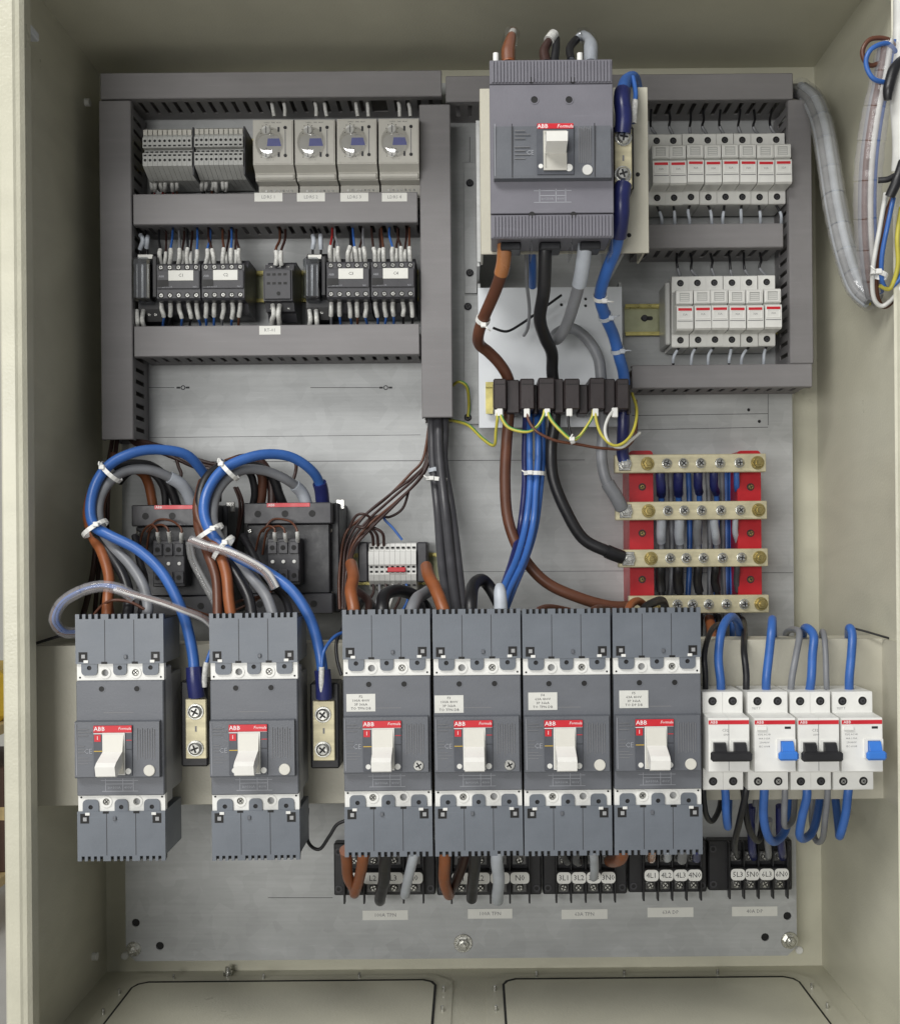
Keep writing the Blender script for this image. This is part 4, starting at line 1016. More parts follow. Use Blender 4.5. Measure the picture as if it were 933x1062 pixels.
    for i, z in enumerate((8.5, 6, 3, -6, -8.8, -11.5, -16, -18.6, -21)): B().box(-34.5, -34.5 + (6 if 2 < i < 6 else (12 if i % 2 else 9)), z - .2, z + .2, ph - .8, ph + .02).build('print_line', 'ink_grey', t)
    for i in range(8): B().box(16.5 + 2.1 * i, 16.9 + 2.1 * i, -18 + (i % 3), 9 - (i % 2), ph - .8, ph + .02).build('print_line', 'ink_grey', t)
    B().box(-35.8, -35.4, -31, 13, ph - .6, ph + .0).build('print_line', 'ink_faint', t)
    zl = hf + .7
    for z, x0, x1 in ((-37, -17, 15), (-40, -13, 11), (-46.3, -16, 15)): B().box(x0, x1, z - .22, z + .22, hf + .4, zl).build('print_line', 'ink_faint', t)
    for x in (-13, 2, 11): B().box(x - .22, x + .22, -46, -35.5, hf + .4, zl).build('print_line', 'ink_faint', t)
    text('In=100A', -5.5, -43.2, zl + .05, 2.3, 'ink_faint', t); text('400V', 6.5, -43.2, zl + .05, 2.3, 'ink_faint', t)
    B().box(-14, 12, 21.5, 22.1, hf + .4, zl).build('print_line', 'ink_grey', t)
    return t
MC = make_mccb()
labels = ['leftmost grey circuit breaker, under the first large contactor, no sticker', 'second grey circuit breaker from left, between the two tinned links', 'grey circuit breaker with sticker left most of the joined four, metal trip screw',
          'second of the four joined breakers with stickers, grey cable on top', 'third of the four joined breakers, sticker and cream round button', 'rightmost grey circuit breaker beside the white modular breakers']
for i, (x, y) in enumerate(((124, 765), (263.5, 764.5), (401.5, 761), (495.5, 760), (588, 759.5), (682, 758.5))):
    p = P(x, y, RH + 64)
    org = (p[0], RH, p[2])
    if i == 0: o = MC; o['_o'] = org; o.location = (org[0] * MM, -org[1] * MM, org[2] * MM); o['label'] = labels[0]
    else: o = copy_tree(MC, org, labels[i])
for i, o in enumerate([x for x in COL.objects if x.name.startswith('circuit_breaker')]):
    org = o['_o']
    def at(mb, nm, mt): 
        mb.build(nm, mt, o)
    mb = B()
    ph = RH + 69.05
    if i in (2, 3):
        q = B(); screw(q, org[0] + 27, org[2] - 27, ph, 4.6, 1.2, 18, True, .5); q.build('trip_screw', ['steel', 'hole'], o)
    else: B().cyl(org[0] + 27, org[2] - 27.2, 4.9, ph, ph + 1.3, 20, .4).build('trip_button', 'cream', o)
    if i >= 2:
        dz = (0, -1.6, .6, 1.5)[i - 2]; dx = (0, -2, 1.5, 2)[i - 2]
        a0, b0, c0, d0 = org[0] - 35 + dx, org[0] - 10 + dx, org[2] + 19 + dz, org[2] + 34.2 + dz
        s = B().box(a0, b0, c0, d0, RH + 62.62, RH + 62.9).build('label_sticker', 'label', o); s['_o'] = o['_o']; s.location = (0, 0, 0)
        for k, st in enumerate(('F%d' % i, '%s 400V' % ('100A', '100A', '63A', '63A')[i - 2], '3P 36kA', 'TO %s DB' % ('TPN', 'TPN', 'TPN', 'DP')[i - 2])):
            text(st, (a0 + b0) / 2, d0 - 2.4 - 3.4 * k, RH + 63.0, 2.2, 'ink', s, sx=1.1)
# neutral links on the rail
neutral_link(192.5, 725, 214, 787, RH, 205, (188, 706, 216, 795), ((203, 738, 5.8), (203, 776, 5.8)), 'tinned link on the rail between the two left breakers')
neutral_link(324.5, 727, 347, 789, RH, 205, (322, 708, 352, 797), ((335, 741, 5.8), (335, 777, 5.8)), 'tinned link on the rail left of the four joined breakers')

# ================================================================== modular breakers
rl = RC(724, 752, 912, 787, RH + 7.5)
drm = thing('din_rail', ((rl[0] + rl[1]) / 2, RH, (rl[2] + rl[3]) / 2), 'DIN rail on the beige rail behind the white modular breakers', 'din rail', 'yellow zinc DIN rails')
B().box(rl[0] + 4, rl[1] - 6, rl[2] + 5, rl[3] - 5, RH + .1, RH + 1.3).build('web', 'yellow_zinc', drm); B().box(rl[0] + 4, rl[1] - 6, rl[2], rl[2] + 5.5, RH + 6, RH + 7.4).build('flange', 'yellow_zinc', drm); B().box(rl[0] + 4, rl[1] - 6, rl[3] - 5.5, rl[3], RH + 6, RH + 7.4).build('flange', 'yellow_zinc', drm)
def modular(px, label, rcd):
    X, _, Z = P(px, 768.5, 221); hb = RH + 7.6
    t = thing('modular_breaker', (X, RH + 7.5, Z), label, 'circuit breaker', 'white two pole modular breakers')
    W = 17.6; hs = 221.0; hm = 244.0
    for k in ((-1, 1) if not rcd else (0,)):
        x0, x1 = (X - W + .15, X + W - .15) if rcd else ((X - W + .15, X - .1) if k < 0 else (X + .1, X + W - .15))
        B().prof([(Z + 43, hb), (Z + 43, hs - 1), (Z + 42, hs), (Z + 25, hs), (Z + 23.6, hm - 1), (Z + 22.6, hm), (Z - 21.8, hm), (Z - 22.8, hm - 1), (Z - 23.4, hs), (Z - 42, hs), (Z - 43, hs - 1), (Z - 43, hb)], x0, x1).build('housing', 'white_plastic', t)
    B().box(X - W + .4, X + W - .4, Z + 18.4, Z + 21.8, hm, hm + .35).build('red_strip', 'red', t)
    text('ABB', X - W + 5, Z + 20.1, hm + .42, 2.6, 'ink_white', t, bold=.01)
    for x in (-8.8, 8.8):
        for z in (35, -35.2):
            B().ring(X + x, Z + z, 3.8, 4.5, hs, hs + .4).build('screw_rim', 'white_plastic', t); B().cyl(X + x, Z + z, 3.85, hs - .5, hs + .12, 16).build('screw_well', 'hole', t)
            q = B(); screw(q, X + x + .3, Z + z - .2, hs + .05, 2.2, .3, 10, True, random.random() * 3); q.build('terminal_screw', ['charcoal' if not rcd or z > 0 else 'steel', 'hole'], t)
    Z0 = Z; Z = Z + 4.2
    if not rcd:
        for x in (-8.6, 8.6):
            B().plate(rect(X + x - 7.2, X + x + 7.2, Z - 14, Z + .5), hm, hm + 1.6, [rect(X + x - 5.2, X + x + 5.2, Z - 13, Z - .8)]).build('toggle_frame', 'white_plastic', t)
            B().prof([(Z - .8, hm + .1), (Z - 1, hm + 5), (Z - 8, hm + 9), (Z - 13, hm + 6), (Z - 13, hm + .1)], X + x - 5.1, X + x + 5.1).build('toggle', 'black', t)
        B().box(X - 17.3, X + 17.2, Z - 15.6, Z - 7.6, hm + 6, hm + 12.5, 1.4).build('toggle_bar', 'black', t)
        text('C32', X - 3, Z + 9, hm + .1, 2.4, 'ink_grey', t); text('6000', X - 2, Z + 5.2, hm + .1, 1.9, 'ink_grey', t)
        B().box(X - .25, X + .25, Z - 25.5, Z + 14, hm - .2, hm + .08).build('seam', 'ink_grey', t)
    else:
        B().plate(rect(X + 1.5, X + 17.4, Z - 14.6, Z + 1.6), hm, hm + 2, [rect(X + 4.2, X + 15, Z - 13, Z + .3)]).build('toggle_frame', 'white_plastic', t)
        B().prof([(Z + .2, hm + .1), (Z - .2, hm + 4), (Z - 8, hm + 8), (Z - 13, hm + 6), (Z - 13, hm + .1)], X + 4.5, X + 14.7).build('toggle', 'blue_lever', t)
        B().box(X + .6, X + 17.6, Z - 15.2, Z - 7.6, hm + 5.5, hm + 11, 1.8).build('toggle_bar', 'blue_lever', t)
        B().prof([(Z + 13, hm), (Z + 12.6, hm + 1.4), (Z + 9.6, hm + 2), (Z + 9, hm)], X - 15.5, X - 7.5).build('test_button', 'white_plastic', t)
        B().box(X + 8.4, X + 13.6, Z + 10.2, Z + 12.2, hm, hm + .2).build('flag_window', 'dark', t)
        for k, st in enumerate(('F202 AC-40', '40A 0.03A', '230/400V', 'IEC 61008')): text(st, X - 9, Z + 5.4 - 3.4 * k, hm + .1, 1.6, 'ink_grey', t)
        text('TEST T', X - 10, Z0 + 28.5, hs + .1, 1.8, 'ink_grey', t)
    return X, Z
MBX = []
for i, (px, lb, rc) in enumerate(((749, 'white two pole breaker with black toggles touching the grey breaker row', False), (795.5, 'white residual current device with blue lever between two black toggled breakers', True),
                                  (839.8, 'white two pole breaker with black toggles between the blue levered devices', False), (883.6, 'white residual current device with blue lever at the right end', True))):
    MBX.append(modular(px, lb, rc))

# ================================================================== lower terminal blocks
def lower_block(x0, x1, y0, y1, xs, txts, label):
    h = 32.0
    a, b, c, d = RC(x0, y0, x1, y1, h); zm = (c + d) / 2
    t = thing('power_terminal_block', ((a + b) / 2, 0, zm), label, 'terminal block', 'black power terminal blocks')
    B().box(a, b, c, d, .1, 14, 1.2).build('base', 'black', t)
    kx = (D - h) / F
    X = [P(x, (y0 + y1) / 2, h)[0] for x in xs]; pit = (X[-1] - X[0]) / (len(X) - 1)
    u0, u1 = X[0] - pit / 2, X[-1] + pit / 2
    mid = zm - 6
    B().box(u0, u1, mid - 7, mid + 7, 14.1, 26, 1).build('centre_ridge', 'black', t)
    for k in range(len(X) + 1):
        x = u0 + k * pit; B().box(x - .9, x + .9, c - 6.5, d, 14.05, 23, .4).build('barrier', 'black', t)
    for k, x in enumerate(X):
        w2 = pit * .36
        B().plate(rrect(x - pit * .485, x + pit * .485, mid - 6.0, mid + 6.0, 4.0), 26.1, 27).build('number_tag', 'white_plastic', t)
        text(txts[k], x, mid, 27.1, min(6.2, pit * .34 * 1.1), 'ink', t, sx=.95)
        for z in (mid + 16.5, mid - 12.5):
            B().box(x - w2, x + w2, z - 5.2, z + 5.2, 14.1, 17, .4).build('clamp_plate', 'dark_steel', t)
            s = B(); screw(s, x, z, 17, min(w2 * .8, 4.2), 3.2, 12, True, random.random() * 3); s.build('clamp_screw', ['zinc', 'hole'], t)
    for x in (a + 5, b - 5):
        for z in (c + 7, d - 9):
            B().ring(x, z, 2.2, 3.8, 14, 14.8, 14).build('mount_hole_rim', 'charcoal', t); B().cyl(x, z, 2.2, 13.5, 14.2, 12).build('mount_hole', 'hole', t)
    return t
LB = [lower_block(344, 450.5, 879, 934, (366, 386, 407.5, 428), ('L1', 'L2', 'L3', 'N0'), 'black terminal block at far left under the first stickered breaker'),
      lower_block(452.5, 562, 879, 934, (478, 498, 518.5, 539), ('L1', 'L2', 'L3', 'N0'), 'black terminal block with one light grey cable and tag N0 visible'),
      lower_block(564, 652, 879, 933, (585, 600.5, 616, 631), ('3L1', '3L2', '3L3', '3N0'), 'black terminal block with tags 3L1 3L2 3L3 3N0'),
      lower_block(654, 736, 876, 931, (676, 691.5, 706.5, 721), ('4L1', '4L2', '4L3', '4N0'), 'black terminal block with tags 4L1 4L2 4L3 4N0'),
      lower_block(738, 826, 876, 929, (766, 781, 796, 811.5), ('5L3', '5N0', '6L3', '6N0'), 'black terminal block at far right with tags 5L3 5N0 6L3 6N0')]
for i, (x0, x1, y, st) in enumerate(((376, 423, 949, '100A TPN'), (485, 531, 947.5, '100A TPN'), (582, 629.5, 948, '63A TPN'), (671, 718.5, 946, '63A DP'), (758.5, 805.5, 945, '40A DP'))):
    a, b, c, d = RC(x0, y - 5, x1, y + 5, 0)
    o = thing('plate_label', ((a + b) / 2, 0, (c + d) / 2), ['white strip label under the far left black terminal block', 'white strip label under the second black terminal block', 'white strip label under the block tagged 3L1', 'white strip label under the block tagged 4L1', 'white strip label under the far right black terminal block'][i], 'label', 'labels under the terminal blocks')
    B().box(a, b, c, d, .15, .5).build('label_face', 'label', o); text(st, (a + b) / 2, (c + d) / 2, .6, 4.0, 'ink_grey', o)

# ================================================================== cables
def cable(pts, r, col, label, group=None, extra=(), cat='cable', n=14, name='power_cable'):
    return wire(pts, r, col, label, group, None, name, cat, n, extra=extra)
def tie(px, py, h, r, ang, label, col='white_plastic', tail=8, name='cable_tie'):
    """nylon tie: a band round the bundle plus its head and cut tail"""
    c = Vector(P(px, py, h)); ca, sa = math.cos(math.radians(ang)), math.sin(math.radians(ang))
    ax = Vector((ca, 0, sa)); u = Vector((-sa, 0, ca)); v = Vector((0, 1, 0))
    if r < 9:                                       # sit the band on the cable it holds
        best = min(((pt - c).length, k, i) for k, (pa, _) in enumerate(PATHS) for i, pt in enumerate(pa) if 0 < i < len(pa) - 1)
        if best[0] < 25:
            pa, rr = PATHS[best[1]]; c = pa[best[2]].copy(); ax = (pa[best[2] + 1] - pa[best[2] - 1]).normalized()
            u = ax.cross(Vector((0, 1, 0))).normalized(); v = u.cross(ax).normalized()
            if v.y < 0: v = -v
            r = (rr if isinstance(rr, (int, float)) else rr[0]) + .4
    t = thing(name, tuple(c), label, 'cable tie', 'nylon cable ties')
    n = 18; m = B(); vs = []
    for s in (-2.0, 2.0):
        for rr in (r, r + .9):
            for i in range(n):
                q = c + ax * s + (u * math.cos(2 * math.pi * i / n) + v * math.sin(2 * math.pi * i / n)) * rr; vs.append(tuple(q))
    fs = []
    for i in range(n):
        j = (i + 1) % n
        fs += [(i, j, n + j, n + i), (2 * n + i, 2 * n + j, 3 * n + j, 3 * n + i), (n + i, n + j, 3 * n + j, 3 * n + i), (i, j, 2 * n + j, 2 * n + i)]
    m.add(vs, fs); m.build('band', col, t)
    k = c + u * (r * .5) + v * (r * .87 + 1.5); B().box(k.x - 2.6, k.x + 2.6, k.z - 2.2, k.z + 2.2, k.y - 1.5, k.y + 2, .6).build('head', col, t)
    if tail: B().tube([tuple(k), tuple(k + u * tail * .6 + v * 2), tuple(k + u * tail + v * 1 + ax * 2)], .8, 6).build('tail', col, t)
    return t
# main breaker outgoing
cable([(523, 244, 206), (523, 258, 206), (522, 275, 198), (514, 300, 178), (503, 328, 150), (496, 345, 132), (496, 357, 118), (506, 365, 106), (517, 375, 98), (525, 388, 92), (528.5, 405, 86), (528, 430, 84), (525, 460, 84), (523, 500, 90), (526, 540, 96), (541, 575, 100), (566, 604, 104), (600, 621, 104), (632, 628, 100), (652, 629, 90)], 5.6, 'w_brown',
      'thick brown cable from main breaker through transformers down to lowest busbar', extra=((.0, .12, 6.6, 'w_copper', 'heat_shrink'),))
cable([(566, 244, 206), (565, 262, 206), (563, 300, 190), (560, 330, 160), (564, 350, 136), (571, 365, 112), (573, 385, 96), (574, 410, 86), (574, 440, 82), (571, 465, 80), (573, 495, 80), (585, 528, 80), (605, 557, 78), (628, 572, 76), (645, 578, 72)], 6.0, 'w_black',
      'thick black cable from main breaker through transformers to third busbar', extra=((.93, 1.0, 7.0, 'w_black', 'heat_shrink'),))
cable([(607, 244, 206), (606, 262, 204), (601, 290, 184), (594, 318, 158), (586, 338, 132), (578, 350, 116), (574, 352, 100), (578, 345, 84), (592, 342, 78), (608, 350, 80), (619, 368, 84), (624, 388, 86), (625, 420, 84), (624, 450, 82), (623, 475, 80), (629, 498, 80), (638, 516, 76), (645, 528, 72)], 5.6, 'w_grey',
      'thick grey cable looping under main breaker then down to second busbar', extra=((.0, .12, 6.6, 'w_ltgrey', 'heat_shrink'), (.9, .99, 7.0, 'w_grey', 'heat_shrink_end')))
cable([(646, 192, 214), (645, 205, 216), (643, 225, 212), (637, 255, 196), (629, 285, 172), (623, 308, 150), (628, 328, 128), (637, 348, 108), (642, 370, 94), (646, 392, 84), (646, 425, 80), (645, 450, 76), (645, 468, 70), (647, 478, 68)], 5.6, 'w_blue',
      'thick blue cable from the link beside the main breaker down to topmost busbar', extra=((.0, .2, 7.6, 'w_navy', 'heat_shrink'), (.72, .98, 6.2, 'w_navy', 'heat_shrink_end')))
cable([(645, 138, 216), (645, 122, 218), (645, 105, 216), (645, 92, 206), (649, 84, 190), (656, 82, 172), (660, 92, 150)], 5.6, 'w_blue', 'short blue cable arching above the link at the main breaker', extra=((.0, .42, 7.4, 'w_navy', 'heat_shrink'),))
cable([(656, 80, 190), (658, 95, 200), (658, 110, 206), (656, 128, 206)], 2.2, 'w_blue', 'thin light blue wire with white tag beside the main breaker link', extra=((.6, 1, 3.2, 'sleeve', 'marker_sleeve'),))
for px, py, h, r, a, lb in ((508, 333, 146, 6.1, 60, 'white tie on the brown cable below the main breaker'), (622, 309, 150, 6.1, 82, 'white tie on the blue cable below the main breaker'), (629, 328, 129, 6.1, -70, 'pale tie on the blue cable lower down'), (642, 364, 98, 6.1, -80, 'pale tie on the blue cable above the transformers')):
    tie(px, py, h, r, a, lb, 'white_plastic' if 'white' in lb else 'w_ltgrey')
# incoming cable ends above the main breaker
cable([(527, 66, 212), (526, 52, 208), (529, 40, 204), (532, 33, 200)], [6.2, 6.4, 4.2, 2], 'w_orange', 'brown cable end wrapped in clear tape above main breaker', extra=((.1, .8, 7.0, 'clear', 'tape_wrap'), (.7, 1, 3.6, 'sleeve', 'tag')), name='cable_end')
cable([(566, 66, 208), (564, 54, 202), (568, 44, 198), (574, 36, 192)], [5, 4.5, 3.4, 2.5], 'w_dkbrown', 'dark cable end with torn white tag above main breaker', extra=((.7, 1, 5, 'sleeve', 'tag'),), name='cable_end')
cable([(574, 66, 206), (576, 52, 200), (577, 40, 192)], [4, 3.6, 3], 'w_black', 'short black wire end next to the torn tag above main breaker', name='cable_end')
cable([(592, 62, 200), (591, 50, 192), (596, 42, 186), (603, 37, 184), (610, 40, 192), (613, 50, 200), (612, 66, 208)], [3, 3.4, 3, 4.5, 4.2, 6.4, 6], 'w_ltgrey', 'pale grey cable end with clear tape bent over above main breaker', extra=((.45, 1, 7.2, 'clear', 'tape_wrap'), (.0, .35, 3.6, 'w_black', 'bare_end')), name='cable_end')
for x in (514, 601): p = P(x, 59, 218); o = B().tube([(p[0], 218, p[2] - 6), (p[0], 218, p[2] + 3)], 2.6, 10).build('cover_peg', 'white_plastic'); tag(o, 'white peg on top of main breaker, %s side' % ('left' if x < 560 else 'right'), 'peg', 'white pegs on the main breaker')
# thin test leads under the breaker
cable([(545, 252, 170), (546, 290, 150), (548, 320, 130), (546, 340, 110), (543, 348, 96)], 1.6, 'w_grey', 'thin grey lead hanging under main breaker with loose end', name='thin_lead', cat='wire')
cable([(511, 340, 96), (525, 343, 92), (540, 337, 88), (560, 322, 84), (582, 306, 82)], 1.3, 'w_black', 'thin black lead crossing the white plate', name='thin_lead', cat='wire')
cable([(551, 250, 168), (552, 275, 150), (552, 297, 120)], 3.6, 'w_blue', 'short blue cable behind the black one under main breaker')
# transformer secondary wiring
def twin(pts, c1, c2, r, label, sleeve=True):
    q = [P(*p) for p in pts]; t = thing('earth_wire', tuple(q[0]), label, 'wire', 'wires below the transformers')
    m = B(); m.tube(q, r, 8); path = m.path; m.build('insulation', c1, t)
    if c2: 
        s = B(); s.tube([p + Vector((r * .55, r * .3, r * .5)) for p in path], r * .62, 6, sub=1); s.build('stripe', c2, t)
    if sleeve: q0 = path[0]; e = path[5]; B().box(q0.x - 2.9, q0.x + 2.9, q0.z - 8.5, q0.z + 1, q0.y - 2.4, q0.y + 2.6, .6).build('ferrule', 'white_plastic', t)
    return t
twin([(516, 423, 104), (515.5, 434, 106), (514, 448, 100), (512, 462, 90), (500, 455, 66), (485, 441, 40), (468, 436, 20), (455, 432, 12)], 'w_yellow', 'w_green', 1.5, 'yellow green wire from leftmost transformer block back to the middle duct')
twin([(518, 423, 105), (520, 434, 107), (528, 444, 110), (545, 448, 112), (556, 443, 110), (563, 432, 107), (564.5, 423, 105)], 'w_yellow', 'w_green', 1.5, 'yellow green wire looping from leftmost to third transformer block')
twin([(567, 423, 105), (570, 434, 108), (580, 446, 112), (592, 456, 112), (600, 453, 110), (609, 441, 108), (614, 432, 106), (615, 423, 105)], 'w_yellow', 'w_green', 1.5, 'yellow green wire looping from third to fifth transformer block')
twin([(617, 423, 105), (618, 436, 108), (624, 452, 112), (636, 462, 112), (648, 458, 108), (657, 445, 100), (660, 425, 86), (655, 408, 70)], 'w_yellow', None, 1.5, 'yellow wire from fifth transformer block curling up at the right')
twin([(546, 424, 105), (548, 436, 108), (557, 448, 112), (576, 457, 110), (600, 461, 104), (625, 465, 98), (648, 464, 90), (659, 448, 84), (659, 415, 72)], 'w_brown', None, 1.5, 'thin brown wire from second transformer block sweeping right')
twin([(590, 423, 105), (589, 436, 107), (591, 449, 110), (595, 459, 108)], 'w_black', None, 1.3, 'thin black wire from fourth transformer block')
twin([(637, 424, 106), (630, 434, 110), (627, 447, 112), (632, 460, 112), (644, 464, 108), (656, 455, 98), (663, 449, 88)], 'w_white', None, 1.6, 'white wire curling from rightmost transformer block')
twin([(469, 400, 20), (476, 396, 30), (484, 402, 26), (486, 420, 10), (485, 432, 7)], 'w_yellow', 'w_green', 1.6, 'short earth wire from middle duct to foot screw', False)
tie(593, 457, 110, 2.6, 20, 'tiny white tie joining the thin wires under the transformers', tail=4)
# blue pair and others descending to the breakers
for k, (dx, hh, cN) in enumerate(((-1, 92, 'w_blue'), (7, 91, 'w_blue'), (-5, 80, 'w_navy'), (12, 82, 'w_blue'))):
    cable([(550 + dx, 430, 66), (550 + dx, 470, hh - 6), (549 + dx, 505, hh), (545 + dx * .9, 545, hh + 8), (536 + dx * .8, 580, hh + 40), (524 + dx * .6, 612, hh + 80), (516 + dx * .4, 640, hh + 92)], 3.3, cN, '%s %s cable of the vertical bunch under the transformers' % (('front left', 'front right', 'rear left', 'rear right')[k], 'blue' if cN == 'w_blue' else 'navy'), 'blue bunch under the transformers')
cable([(549, 540, 74), (543, 560, 76), (533, 585, 90), (522, 606, 120), (516, 634, 160)], 3.2, 'w_brown', 'thin brown cable beside the blue bunch')
tie(554, 491, 87, 10, 88, 'white tie round the blue bunch')
# dark grey bundle from the middle duct
for k, (dx, hh) in enumerate(((-7, 40), (0, 50), (7, 42), (3, 32))):
    cable([(454 + dx * .9, 420, 30), (454 + dx * .9, 446, hh - 4), (455 + dx * .8, 480, hh), (461 + dx, 530, hh + 16), (468 + dx * 1.2, 590, hh + 70), (474 + dx * .9, 640, hh + 120)], 4.6, 'w_dkgrey', '%s dark grey cable of the bundle leaving the middle duct' % ('left', 'middle', 'right', 'rear')[k], 'dark grey bundle')
tie(453, 497, 46, 10.5, 84, 'white tie round the dark grey bundle')
# brown control bundle to the left
for k in range(6):
    o = (k - 2.5) * 2.0 + random.uniform(-1.5, 1.5); ow = random.uniform(-5, 5)
    cable([(448 + o * .5, 440, 26), (443 + o * .5, 476, 32 + k), (432 + o, 495 + o * .6, 38 + k), (408 + o + ow * .3, 518 + o + ow * .5, 46 + k * 2), (382 + o * 1.4 + ow * .6, 540 + o + ow * .5, 56 + k * 2), (364 + o * 1.2 + ow * .4, 564 + o - ow * .4, 66 + k), (358 + o * .8, 595, 80 + k * 2), (356 + o * .6, 632, 96)], 1.5, 'w_dkbrown' if k % 3 else 'w_brown', '%s thin brown wire of the bundle sweeping to the large contactor' % ORD[k], 'thin brown bundle', n=8, name='control_wire', cat='wire')
for k, (x, y) in enumerate(((387, 562), (392, 563), (398, 563))):
    cable([(x - 16, 546 + k, 60), (x - 8, 548, 62), (x - 2, 555, 60), (x, y + 4, 54)], 1.5, 'w_dkbrown', '%s short brown wire dropping into the terminal strip' % ORD[k], 'wires into the terminal strip', n=8, name='control_wire', cat='wire')
cable([(416, 516, 48), (403, 528, 50), (398, 538, 52), (408, 548, 54), (417, 560, 54)], 1.4, 'w_blue', 'thin blue wire leaving the brown bundle to the terminal strip', n=8, name='control_wire', cat='wire')
cable([(424, 508, 44), (418, 526, 46), (404, 535, 46), (392, 536, 48), (378, 545, 52)], 1.4, 'w_dkbrown', 'single brown wire loop behind the thin blue wire', n=8, name='control_wire', cat='wire')
tie(437, 489, 38, 6, 50, 'small grey tie round the brown bundle near the duct', 'w_ltgrey', 5)
cable([(362, 548, 74), (368, 536, 78), (376, 532, 80), (383, 538, 78), (378, 548, 74), (370, 546, 74)], 1.4, 'w_dkbrown', 'small brown wire curl beside the large contactor', n=8, name='control_wire', cat='wire')

for k, (x, cN) in enumerate(((386, 'w_dkbrown'), (393, 'w_grey'), (400, 'w_dkbrown'), (407, 'w_white'), (413, 'w_dkbrown'), (421, 'w_blue'))):
    cable([(x, 602, 52), (x + 1, 614, 58), (x - 4 + k, 624, 62), (x - 8, 640, 60)], 1.4, cN, '%s thin wire leaving the bottom of the small terminal strip' % ORD[k], 'wires under the terminal strip', n=8, name='control_wire', cat='wire')
# ---- loops at the large contactors
GL = 'loop cables at the large contactors'
cable([(204, 722, 208), (203, 705, 210), (199, 675, 208), (188, 635, 200), (170, 598, 190), (145, 570, 182), (115, 555, 178), (99, 545, 172), (93, 525, 164), (99, 500, 154), (116, 481, 144), (140, 470, 134), (165, 467, 124), (192, 472, 112), (209, 487, 98), (218, 506, 84), (220, 530, 72)], 4.9, 'w_blue', 'blue cable of the left loop ending at first tinned link', GL, extra=((.0, .09, 7.2, 'w_navy', 'heat_shrink'),))
cable([(336, 724, 208), (335, 705, 210), (331, 675, 208), (320, 640, 200), (302, 612, 192), (275, 592, 184), (245, 578, 178), (222, 558, 172), (213, 535, 166), (214, 512, 158), (226, 492, 148), (246, 478, 138), (275, 470, 128), (303, 474, 116), (322, 488, 104), (331, 504, 92), (335, 526, 80)], 4.9, 'w_blue', 'blue cable of the right loop ending at second tinned link', GL, extra=((.0, .08, 7.2, 'w_navy', 'heat_shrink'), (.93, 1, 7.0, 'w_navy', 'heat_shrink_end')))
cable([(152, 640, 206), (153, 628, 200), (148, 608, 190), (135, 585, 178), (116, 565, 168), (104, 545, 160), (103, 520, 152), (112, 500, 144), (130, 488, 132), (152, 487, 120), (174, 494, 108), (190, 506, 96), (200, 524, 86)], 4.8, 'w_grey', 'grey cable of the left loop with clear sleeve end', GL, extra=((.86, 1, 6.2, 'w_ltgrey', 'heat_shrink'),))
cable([(132, 640, 206), (134, 620, 196), (128, 596, 182), (112, 570, 166), (99, 550, 156), (97, 522, 148), (104, 498, 138), (124, 484, 124), (150, 482, 112), (168, 492, 98), (178, 508, 90), (184, 526, 86)], 4.8, 'w_black', 'black cable of the left loop behind the blue one', GL)
cable([(111, 640, 206), (112, 620, 200), (112, 596, 186), (106, 572, 170), (97, 556, 158), (93, 530, 146), (100, 500, 134), (122, 486, 116), (144, 488, 102), (154, 502, 92), (159, 526, 86)], 4.8, 'w_orange', 'orange brown cable of the left loop', GL)
cable([(284, 640, 206), (276, 618, 196), (262, 600, 184), (244, 582, 174), (228, 560, 164), (221, 540, 156), (222, 515, 148), (234, 497, 138), (252, 488, 126), (276, 488, 114), (298, 497, 102), (312, 510, 92), (318, 524, 88)], 4.8, 'w_grey', 'grey cable of the right loop with clear sleeve end', GL, extra=((.88, 1, 6.2, 'w_ltgrey', 'heat_shrink'),))
cable([(262, 640, 206), (258, 618, 196), (246, 594, 182), (228, 566, 166), (212, 545, 156), (208, 518, 148), (218, 494, 136), (240, 482, 120), (266, 484, 106), (282, 496, 96), (290, 512, 88), (294, 524, 84)], 4.8, 'w_black', 'black cable of the right loop behind the blue one', GL)
cable([(240, 640, 206), (238, 620, 200), (234, 596, 190), (226, 570, 178), (212, 552, 164), (206, 528, 150), (214, 500, 134), (236, 480, 116), (258, 478, 102), (270, 492, 94), (273, 508, 88), (270, 524, 84)], 4.8, 'w_brown', 'brown cable of the right loop', GL, extra=((0, .3, 5.0, 'w_orange', 'heat_shrink'),))
for px, py, h, r, a, lb in ((115, 490, 146, 12, 45, 'pale tie at top of the left cable loop'), (99, 548, 170, 12.5, -55, 'white tie at the left side of the left cable loop'), (237, 487, 144, 12.5, 42, 'pale tie at top of the right cable loop'), (218, 552, 170, 13, -58, 'white tie at left side of the right cable loop'), (232, 568, 180, 13, -40, 'second white tie lower on the right cable loop')):
    tie(px, py, h, r, a, lb, tail=5)
